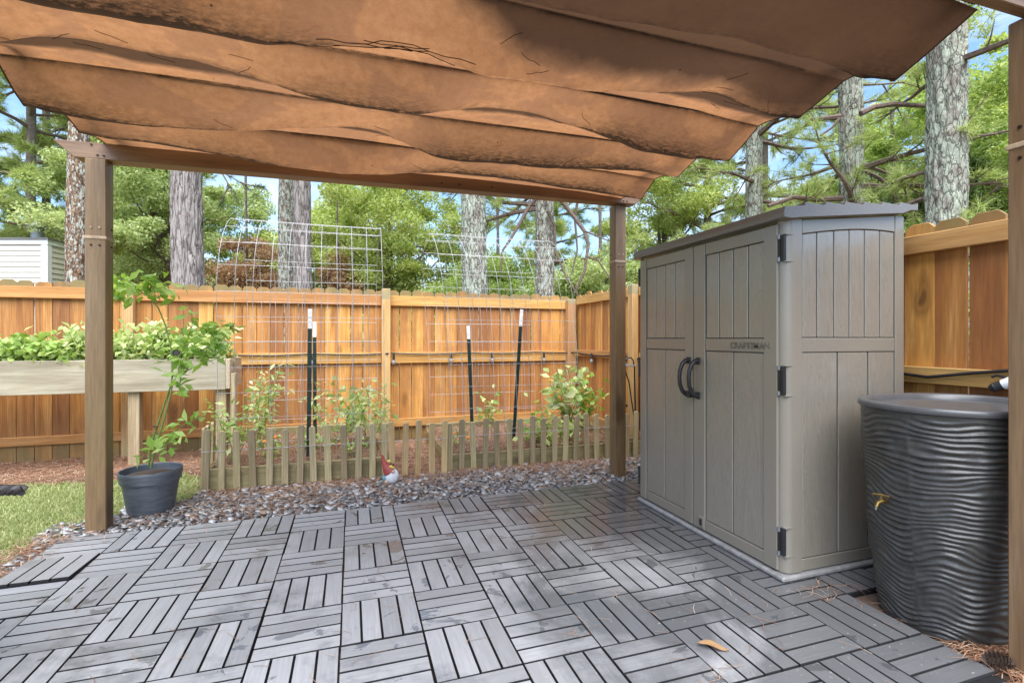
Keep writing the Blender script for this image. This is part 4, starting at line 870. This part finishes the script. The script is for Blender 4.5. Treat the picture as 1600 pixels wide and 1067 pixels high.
# ------------------------------------------------------------------ loose ground stuff
def inpoly(P, poly):
    x_, y_ = P[:, 0], P[:, 1]; c_ = np.zeros(len(P), bool); n_ = len(poly)
    for i in range(n_):
        (x1, y1), (x2, y2) = poly[i], poly[(i+1) % n_]
        if y1 == y2: continue
        c_ ^= ((y1 > y_) != (y2 > y_)) & (x_ < (x2-x1)*(y_-y1)/(y2-y1)+x1)
    return c_
zfa = lambda y_: np.where(y_ < 5, -.03, -.03-.06*np.minimum(1, y_-5))
# slate chips
P = np.stack([rng.uniform(-1.75, 2.85, 17000), rng.uniform(2.7, 4.26, 17000)], 1)
keep = (P[:, 1] > 3.47) | (P[:, 0] < -1.585); keep &= ~((P[:, 0] < -1.1) & (P[:, 1] > 4.06)); keep &= ~((P[:, 0] < -1.45) & (P[:, 1] > 3.75)); keep &= rng.random(len(P)) < np.where(P[:, 1] > 4.1, .55, 1)
keep &= ~((P[:, 0] < -1.585) & (P[:, 0]+1.72+.06*np.sin(P[:, 1]*9) < 0))
P = P[keep][:11000]; n_ = len(P)
sz = .009+.023*rng.random(n_)**1.5; an = rng.uniform(0, 2*PI, n_)
cv = np.array([(math.cos(t), math.sin(t)) for t in np.linspace(0, 2*PI, 6, endpoint=False)])
rad = sz[:, None]*(.5+.75*rng.random((n_, 6))); el = .45+.5*rng.random(n_)
lx = cv[None, :, 0]*rad; ly = cv[None, :, 1]*rad*el[:, None]; ca, sa = np.cos(an)[:, None], np.sin(an)[:, None]
gx, gy = lx*ca-ly*sa, lx*sa+ly*ca; tx, ty = rng.normal(0, .22, (n_, 1)), rng.normal(0, .22, (n_, 1)); tk_ = (sz*.14)[:, None]
zc = (-.026+.022*rng.random(n_))[:, None]; zt = zc+gx*tx+gy*ty
topv = np.stack([P[:, :1]+gx, P[:, 1:]+gy, zt+tk_], -1); botv = np.stack([P[:, :1]+gx*.92, P[:, 1:]+gy*.92, zt-tk_], -1)
V = np.concatenate([topv, botv], 1).reshape(-1, 3); i = np.arange(n_)[:, None]*12
F = np.concatenate([i+np.array([[0,1,2,3]]), i+np.array([[0,3,4,5]])]+[i+np.array([[6+k, 6+(k+1) % 6, (k+1) % 6, k]]) for k in range(6)], 1).reshape(-1, 4)
kind(npmesh('slate_gravel', V, F, 'slate'), 'stuff')
# pine straw over mulch, gravel edge, barrel foot
def clumps(n, xr, yr, cl=.12, per=14):
    c_ = np.stack([rng.uniform(*xr, n), rng.uniform(*yr, n)], 1); return np.repeat(c_, per, 0)+rng.normal(0, cl, (n*per, 2))
P = np.concatenate([clumps(900, (-4.2, -1.15), (4.90, 6.0)), clumps(750, (-1.0, .22), (4.3, 5.7)), clumps(900, (.85, 2.7), (4.3, 5.55)), clumps(160, (.3, .8), (4.25, 5.8)), clumps(150, (-1.0, 2.8), (4.06, 4.18), .06), clumps(40, (-1.7, -1.57), (2.8, 3.7), .04), clumps(95, (-1.4, .9), (3.6, 4.05), .12), clumps(80, (2.16, 2.40), (.98, 1.22), .035), clumps(60, (1.1, 2.8), (3.65, 4.1), .1)])
n_ = len(P); inb = ((P[:, 0] > -1.05) & (P[:, 0] < .26) & (P[:, 1] > 4.27)) | ((P[:, 0] > .82) & (P[:, 0] < 2.72) & (P[:, 1] > 4.27) & (P[:, 1] < 5.6))
z = np.where(inb, .118, zfa(P[:, 1])+.01)+rng.random(n_)*.022
V, F = strips(np.c_[P, z], rng.uniform(0, 2*PI, n_), .10, .0030, .012); kind(npmesh('pine_straw', V, F, 'straw'), 'stuff')
P = np.concatenate([rng.uniform((-1.4, 1.1), (2.0, 3.5), (170, 2)), clumps(12, (-1.2, 2.0), (1.2, 3.4), .05, 5), clumps(7, (1.9, 2.1), (1.3, 1.75), .05, 8)]); n_ = len(P)
V, F = strips(np.c_[P, np.full(n_, .003)+.002*rng.random(n_)], rng.uniform(0, 2*PI, n_), .07, .0017, .004, .5); kind(npmesh('fallen_needles', V, F, 'straw'), 'stuff')
# grass
P = rng.uniform((-4.6, 2.2), (-1.05, 5.0), (150000, 2)); P = P[inpoly(P, lawn_poly)]; P = P[rng.random(len(P)) < np.clip(.95+.5*vnoise(np.c_[P*3, P[:, :1]*0]), .15, 1)]; n_ = len(P)
a = rng.uniform(0, 2*PI, n_); h = .010+.022*rng.random(n_); bx = np.stack([np.cos(a), np.sin(a), 0*a], 1)*(.0035+.003*rng.random((n_, 1))); ln = np.stack([rng.normal(0, .015, n_), rng.normal(0, .015, n_), h], 1); p0 = np.c_[P, np.full(n_, -.03)]
V = np.stack([p0-bx, p0+bx, p0+ln], 1).reshape(-1, 3); kind(npmesh('grass', V, np.arange(n_*3).reshape(-1, 3), 'grass'), 'stuff')

# ------------------------------------------------------------------ trees
def trunk_mesh(x, y, r, h, lean, t_, mat, amp=.03, freq=5, dense=True, taper=.55):
    nz_, np_ = (170, 88) if dense else (36, 20); zs = np.concatenate([np.linspace(-.15, 6.2, int(nz_*.85)), np.linspace(6.4, h, nz_-int(nz_*.85))])
    zz, tt = np.meshgrid(zs, np.linspace(0, 2*PI, np_, endpoint=False), indexing='ij'); ct, st_ = np.cos(tt), np.sin(tt)
    rad = r*(1-(1-taper)*np.clip(zz/h, 0, 1))*(1+.28*np.exp(-np.clip(zz+.1, 0, 9)/.35)); se = x*3.1+y
    n1 = vnoise(np.stack([ct*r*freq*5+se, st_*r*freq*5, zz*freq*.55], -1).reshape(-1, 3)).reshape(zz.shape); n2 = vnoise(np.stack([ct*r*freq*13+se, st_*r*freq*13, zz*freq*2.2+7], -1).reshape(-1, 3)).reshape(zz.shape)
    rad = rad+1.35*amp*(.6-1.6*np.abs(n1))*.8+amp*.5*n2
    cx = x+lean[0]*zz+.02*np.sin(zz*.9+se); cy = y+lean[1]*zz
    V = np.stack([cx+rad*ct, cy+rad*st_, zz], -1).reshape(-1, 3); nn = len(zs)
    i0 = (np.arange(nn-1)[:, None]*np_+np.arange(np_)[None]).ravel(); i1 = (np.arange(nn-1)[:, None]*np_+((np.arange(np_)+1) % np_)[None]).ravel()
    return npmesh('trunk', V, np.stack([i0, i1, i1+np_, i0+np_], 1), mat, t_, True)
def bough(m, tufts, p0, d, length, r, sub=7, droop=.12, tuft_scale=1.):
    """a pine limb: curved main stem, side twigs, needle tufts on the outer parts"""
    p = Vector(p0); d = Vector(d).normalized(); pts = [p.copy()]; n_ = 8; dirs = []
    for i in range(n_):
        d = (d+Vector((random.gauss(0,.13), random.gauss(0,.13), random.gauss(0,.09)-droop*.35+.05*i*.15))).normalized(); p = p+d*length/n_; pts.append(p.copy()); dirs.append(d.copy())
    m.tube(pts, [r*(1-.8*i/n_) for i in range(n_+1)], 5)
    for k in range(sub):
        i = random.randint(2, n_); q_ = pts[i]; dd = (dirs[i-1]+Vector((random.gauss(0,.7), random.gauss(0,.7), random.gauss(0,.35)))).normalized(); ln = length*random.uniform(.14, .34); mid = q_+dd*ln*.55+Vector((0,0,-.03)); e = q_+dd*ln+Vector((0,0,.02))
        m.tube([q_, mid, e], [r*.28, r*.18, r*.08], 4)
        for w_ in range(random.randint(4, 7)):
            u = random.uniform(.35, 1); tufts.append((q_.lerp(e, u)+Vector((random.gauss(0,.05), random.gauss(0,.05), random.gauss(0,.04))), dd+Vector((0,0,.25))))
    tufts.append((pts[-1], dirs[-1]))
def pine(label, x, y, r, h, bark, boughs=14, zr=(2.6, 8), blen=(1.3, 2.6), lean=(0, 0), dense=True, needle=.19, k=22, width=.009, name='pine_tree', group=None, amp=.03, aim=None, sub=7, freq=5, top=True, mat='needle'):
    t_ = thing(name, label, 'tree', (x, y, -.1), group); trunk_mesh(x, y, r, h, lean, t_, bark, amp, freq, dense)
    m = MB(); tufts = []
    for q_ in range(boughs):
        z = random.uniform(*zr); a = random.uniform(0, 2*PI) if aim is None else random.gauss(aim, .9); ln = random.uniform(*blen)
        m = MB() if dense else m; bough(m, tufts, (x+lean[0]*z, y+lean[1]*z, z), (math.cos(a), math.sin(a), random.uniform(-.1, .3)), ln, .03+.012*ln, sub)
        if dense: m.build('limb', 'limb', t_, smooth=True)
    if dense: m = MB()
    if top:
        for q_ in range(8): a = random.uniform(0, 2*PI); bough(m, tufts, (x+lean[0]*h, y+lean[1]*h, h*random.uniform(.82, .99)), (math.cos(a), math.sin(a), .3), random.uniform(1.2, 2.2), .05, 6)
    kind(m.build('limbs', 'limb', t_, smooth=True), 'stuff')
    P = np.array([p for p, d in tufts]); D = unit(np.array([d for p, d in tufts]))
    V, F = needle_tufts(P, D, needle, k, width); npmesh('crown', V, F, mat, t_); return t_
def broadleaf(label, x, y, z0, z1, rad, leaf, n, size, bark='far_bark', r=.1, name='broadleaf_tree', clusters=60, cr=.34, group=None, crown_c=None):
    t_ = thing(name, label, 'tree', (x, y, -.1), group); cz = (z0+z1)/2; hz_ = (z1-z0)/2; m = MB(); C_ = []
    cx, cy = crown_c or (x, y)
    trunk_mesh(x, y, r, z0+hz_*1.1, ((cx-x)/cz, (cy-y)/cz), t_, bark, .01, 5, False, .35)
    for k in range(clusters):
        v_ = rng.normal(size=3); v_ /= np.linalg.norm(v_); q_ = rng.random()**.42; ang = math.atan2(v_[1], v_[0]); lump = 1+.28*math.sin(ang*3+x)+.2*math.sin(v_[2]*5+y)
        C_.append((cx+v_[0]*rad*q_*lump, cy+v_[1]*rad*q_*lump, cz+v_[2]*hz_*q_*(1 if v_[2] > 0 else .9)))
    for c_ in C_[:30]:
        s_ = (cx, cy, random.uniform(z0, cz)); mid = ((s_[0]+c_[0])/2+random.uniform(-.1,.1), (s_[1]+c_[1])/2+random.uniform(-.1,.1), (s_[2]+c_[2])/2-.05); m.tube([s_, mid, c_], [r*.45, r*.25, r*.08], 4)
    kind(m.build('limbs', 'limb', t_, smooth=True), 'stuff'); C_ = np.array(C_); w_ = rng.integers(0, len(C_), n); g_ = rng.normal(size=(n, 3)); g_ = unit(g_)*(rng.random((n, 1))**.5)*cr*(.6+.8*rng.random((len(C_), 1))[w_]); g_[:, 2] *= .62
    V, F = leaf_cloud(C_[w_]+g_, size, .3, .62, flat=.25); npmesh('crown', V, F, leaf, t_); return t_

pine('pine with pale spotted lichen bark behind the pergola post', -4.77, 11.02, .172, 17, 'bark_spot', 6, (5.2, 9), (1.4, 2.6), amp=.012)
pine('thick bare grey barked pine rising behind the fence', -2.50, 9.23, .235, 17, 'bark_grey', 7, (5.5, 9), (1.4, 2.6), amp=.022, aim=.6, lean=(-.012, 0))
pine('slim mottled lichen trunk close behind a grey one', -1.37, 12.0, .19, 17, 'bark_mottle', 6, (5.5, 10), (1.2, 2.4), amp=.014)
pine('grey trunk standing just in front of a mottled lichen trunk', -.90, 10.28, .172, 17, 'bark_grey', 6, (5.5, 10), (1.2, 2.4), amp=.016)
pine('broad trunk covered in white green lichen behind the leaning arch', 2.056, 8.27, .222, 17, 'bark_lichen', 6, (5.2, 9), (1.4, 2.6), amp=.024, lean=(-.012, 0))
J_ = lambda px, py, d: (d*.31011+(px-800)/766.9*d*.9507, d*.9507-(px-800)/766.9*d*.31011, 1.1346-(py-528.9)/766.9*d)
t2 = [o for o in C.objects if o.get('label', '').startswith('thick bare grey')][0]
m = MB(); tf = []
for path in ([(320,250),(345,268),(375,285),(402,306)],[(345,268),(358,290),(372,318)],[(375,285),(392,290),(408,292)],[(358,290),(350,305),(346,318)]):
    pts = [Vector(J_(a, c_, 8.1)) for a, c_ in path]; m.tube(pts, [.014, .011, .007, .004][:len(pts)], 5)
    for q_ in range(9): u = random.uniform(.4, .99)*(len(pts)-1); i = int(u); tf.append((pts[i].lerp(pts[i+1], u-i), (pts[i+1]-pts[i]).normalized()))
kind(m.build('dead_bough', 'limb', t2, smooth=True), 'stuff')
V, F = needle_tufts(np.array([p for p, d in tf]), unit(np.array([d for p, d in tf])), .12, 12, .010); npmesh('dead_needles', V, F, 'leaf_dark', t2)
p6 = pine('mottled pine with bare curved drooping limbs', 3.52, 8.84, .188, 17, 'bark_mottle', 9, (3.6, 6), (1.4, 2.4), amp=.016, sub=8, lean=(.012, 0))
m = MB(); cs_, sn_ = math.cos(.315307), math.sin(.315307)
def J(px, py, d): l_ = (px-800)/766.9*d; return (d*sn_+l_*cs_, d*cs_-l_*sn_, 1.1346-(py-528.9)/766.9*d)
for path, d, r_ in (([(849,300),(830,318),(812,350),(795,378),(785,392),(782,425)], 8.9, .04), ([(849,290),(870,305),(890,330),(913,361),(919,384),(913,425),(898,458)], 9.0, .05), ([(856,330),(866,352),(868,393),(884,431),(908,470)], 9.2, .035), ([(905,300),(898,340),(902,390),(893,430)], 9.4, .03), ([(915,400),(935,408),(950,430),(965,452)], 8.9, .02), ([(913,361),(940,372),(960,380)], 8.8, .018)):
    pts = [J(a, c_, d+.1*math.sin(i)) for i, (a, c_) in enumerate(path)]; MB().tube(pts, [r_*(1-.6*i/(len(pts)-1)) for i in range(len(pts))], 7).build('limb', 'limb', p6, smooth=True)
p7 = pine('lichen pale pine behind the shed roof', 7.80, 7.97, .172, 17, 'bark_lichen', 16, (2.6, 6.5), (1.4, 2.8), amp=.016, sub=8)
p8 = pine('lichen pine with a stout side branch and needle boughs behind the shed', 8.27, 6.24, .198, 17, 'bark_lichen', 14, (2.3, 4.6), (1.2, 2.4), amp=.02, sub=9, lean=(-.008, .004))
p9 = pine('thick lichen covered pine rising behind the side fence', 7.82, 4.60, .238, 17, 'bark_lichen', 8, (2.2, 6.5), (1.0, 2.0), amp=.026, sub=7, aim=.6)
m = MB()
for path, d, r_ in (([(1345,178),(1365,168),(1395,163),(1430,165),(1458,166)], 7.4, .045), ([(1312,183),(1285,186),(1262,188)], 8.3, .05), ([(1312,185),(1300,200),(1282,212)], 8.2, .025), ([(1316,310),(1275,312),(1240,308),(1200,322)], 8.3, .05)):
    pts = [J(a, c_, d) for a, c_ in path]; MB().tube(pts, [r_*(1-.35*i/(len(pts)-1)) for i in range(len(pts))], 7).build('limb', 'limb', p8, smooth=True)
for (x, y, r, lab) in ((-11.2,22.6,.17,'slender far pine above the chimney flue'), (-12.6,26.5,.17,'slim far pine left of the chimney flue'), (-9.6,24.5,.15,'distant pine between the chimney and the spotted trunk'), (-15.5,22.0,.17,'far pine at the picture edge behind the chimney')):
    pine(lab, x, y, r, 19, 'far_bark', 34, (4.5, 15), (1.6, 3.6), dense=False, needle=.34, k=22, width=.022, amp=.01, sub=13)
for (x, y, r, lab) in ((5.6,13.6,.12,'thin far pine seen past the square post'), (10.5,12.6,.12,'thin far pine over the middle of the shed roof'), (7.2,17.5,.14,'distant feathery pine above the shed doors'), (12.6,12.5,.14,'feathery pine between two lichen trunks')):
    pine(lab, x, y, r, 15, 'far_bark', 30, (2.6, 12), (1.5, 3.2), dense=False, needle=.26, k=20, width=.015, amp=.01, sub=12)
broadleaf('round bright yellow green tree in the middle behind the arches', 1.04, 14.4, 1.8, 6.3, 2.25, 'leaf_bright', 71630, 0.077, clusters=95, cr=.5)
broadleaf('bright green tree peeping behind the round one', -.6, 17.5, 2.0, 6.2, 2.0, 'leaf_bright', 38570, 0.089, clusters=70, cr=.5)
broadleaf('soft green tree behind the pergola post', -5.6, 18.5, 2.2, 8.6, 2.4, 'leaf_soft', 66120, 0.089, clusters=80, cr=.55)
broadleaf('pale green tree filling the gap beside the thick grey trunk', -7.6, 20.5, 2.0, 8.0, 2.6, 'leaf_soft', 55100, 0.094, clusters=80, cr=.55)
broadleaf('low bright tree under the patch of blue sky', -3.3, 20.0, 1.4, 5.2, 2.0, 'leaf_bright', 44080, 0.089, clusters=70, cr=.5)
broadleaf('bronze leaved maple just over the fence', -2.45, 13.4, 1.4, 3.75, .82, 'leaf_red', 17400, 0.059, clusters=46, cr=.36, r=.06)
broadleaf('small bronze maple right of the twin trunks', -.35, 13.6, 1.4, 3.3, .8, 'leaf_red', 16530, 0.059, clusters=34, cr=.3, r=.05)
broadleaf('green tree low between the two lichen trunks', 3.7, 12.6, 1.2, 3.3, 1.5, 'leaf_mid', 41325, 0.071, clusters=60, cr=.42)
broadleaf('green tree low behind the fence corner', 6.0, 11.2, 1.2, 3.3, 1.5, 'leaf_soft', 35815, 0.065, clusters=60, cr=.42)
broadleaf('leafy tree above the shed doors', 9.6, 13.6, 2.0, 7.2, 2.3, 'leaf_bright', 49590, 0.077, clusters=70, cr=.5)
broadleaf('dense green tree beside the thick lichen pine', 11.2, 7.6, 2.0, 6.0, 1.7, 'leaf_mid', 60610, 0.065, clusters=70, cr=.42)
broadleaf('dark green tree close behind the side fence', 11.0, 5.0, 1.4, 7.2, 1.8, 'leaf_mid', 71630, 0.065, clusters=85, cr=.42)
broadleaf('deep green understory tree between the lichen pines', 10.4, 6.2, 1.2, 4.4, 1.5, 'leaf_dark', 41325, 0.065, clusters=55, cr=.4)
broadleaf('tall bright tree at the far end of the side fence', 14.2, 6.8, 2.5, 9.5, 2.4, 'leaf_bright', 55100, 0.083, clusters=80, cr=.5)
broadleaf('fresh green tree beyond the bright round tree', 5.0, 19.5, 1.2, 4.0, 2.0, 'leaf_mid', 38570, 0.089, clusters=60, cr=.5)
# far woods closing the horizon
n_ = 60000; az = rng.uniform(-1.25, 1.75, n_); dist = rng.uniform(30, 46, n_); hh = (2.4+2.6*(vnoise(np.c_[az*9, az*0, az*0])*.5+.5)+2.0*(vnoise(np.c_[az*31, az*0+5, az*0])*.5+.5))*(dist/36)
P = np.c_[np.sin(az)*dist, np.cos(az)*dist, -.2+hh*rng.random(n_)**.8]; V, F = leaf_cloud(P, .52, .2, .7)
kind(npmesh('distant_woods', V, F, 'leaf_soft'), 'stuff')

# ------------------------------------------------------------------ neighbour's house with its chimney chase
nh = thing('neighbour_house', 'cream sided chimney with white corners and grey flue above the fence', 'house', (-10.6, 18.9, -.1))
K0 = Vector((-8.86, 18.68, 0)); fx = Vector((-.951,.31,0)); fy = Vector((.19,.98,0)).normalized()
def slab(mb, o, u0, u1, v0, v1, z0, z1):
    c_ = [o+fx*u0+fy*v0, o+fx*u1+fy*v0, o+fx*u1+fy*v1, o+fx*u0+fy*v1]
    mb.add([(p.x, p.y, z0) for p in c_]+[(p.x, p.y, z1) for p in c_], [(3,2,1,0),(4,5,6,7),(0,1,5,4),(1,2,6,5),(2,3,7,6),(3,0,4,7)]); return mb
slab(MB(), K0, .05, 9, .3, 7, -.2, 2.3).build('wall', 'cream', nh); slab(MB(), K0, -.2, 9.3, .1, 7.3, 2.305, 2.5).build('roof', 'roof', nh)
ch = slab(MB(), K0, .03, 1.80, .03, .82, 2.5, 4.10).build('chimney', 'cream', nh)
for k in range(9):
    z0 = 2.505+k*.165
    m = MB(); c_ = [(.16, 1.66)]
    for (u0, u1) in c_:
        a, e = K0+fx*u0, K0+fx*u1; m.add([a+Vector((0,0,z0))-fy*.035, e+Vector((0,0,z0))-fy*.035, e+Vector((0,0,z0+.163))-fy*.008, a+Vector((0,0,z0+.163))-fy*.008, a+Vector((0,0,z0))+fy*.03, e+Vector((0,0,z0))+fy*.03], [(0,1,2,3),(4,5,1,0)])
    m.build('siding_board', 'cream', ch)
    m = MB(); a, e = K0+fy*.14, K0+fy*.70; m.add([a+Vector((0,0,z0))-fx*.035, e+Vector((0,0,z0))-fx*.035, e+Vector((0,0,z0+.163))-fx*.008, a+Vector((0,0,z0+.163))-fx*.008, a+Vector((0,0,z0))+fx*.03, e+Vector((0,0,z0))+fx*.03], [(0,1,2,3),(4,5,1,0)])
    m.build('siding_board', 'cream', ch)
for (u0, u1, v0, v1) in ((-.045,.155,-.045,.13),(1.67,1.85,-.045,.13),(-.045,.13,.71,.85)): slab(MB(), K0, u0, u1, v0, v1, 2.503, 4.0).build('corner_trim', 'white', ch)
slab(MB(), K0, -.06, 1.87, -.06, .87, 4.003, 4.15).build('frieze', 'white', ch); slab(MB(), K0, -.10, 1.90, -.10, .91, 4.152, 4.20).build('cap', 'roof', ch)
fc = K0+fx*.62+fy*.4; MB().lathe([(.17,4.2),(.17,4.58),(.24,4.585),(.25,4.66),(.20,4.72),(.0005,4.74)], (fc.x, fc.y), 20).build('flue', 'metal', ch, smooth=True, angle=40)
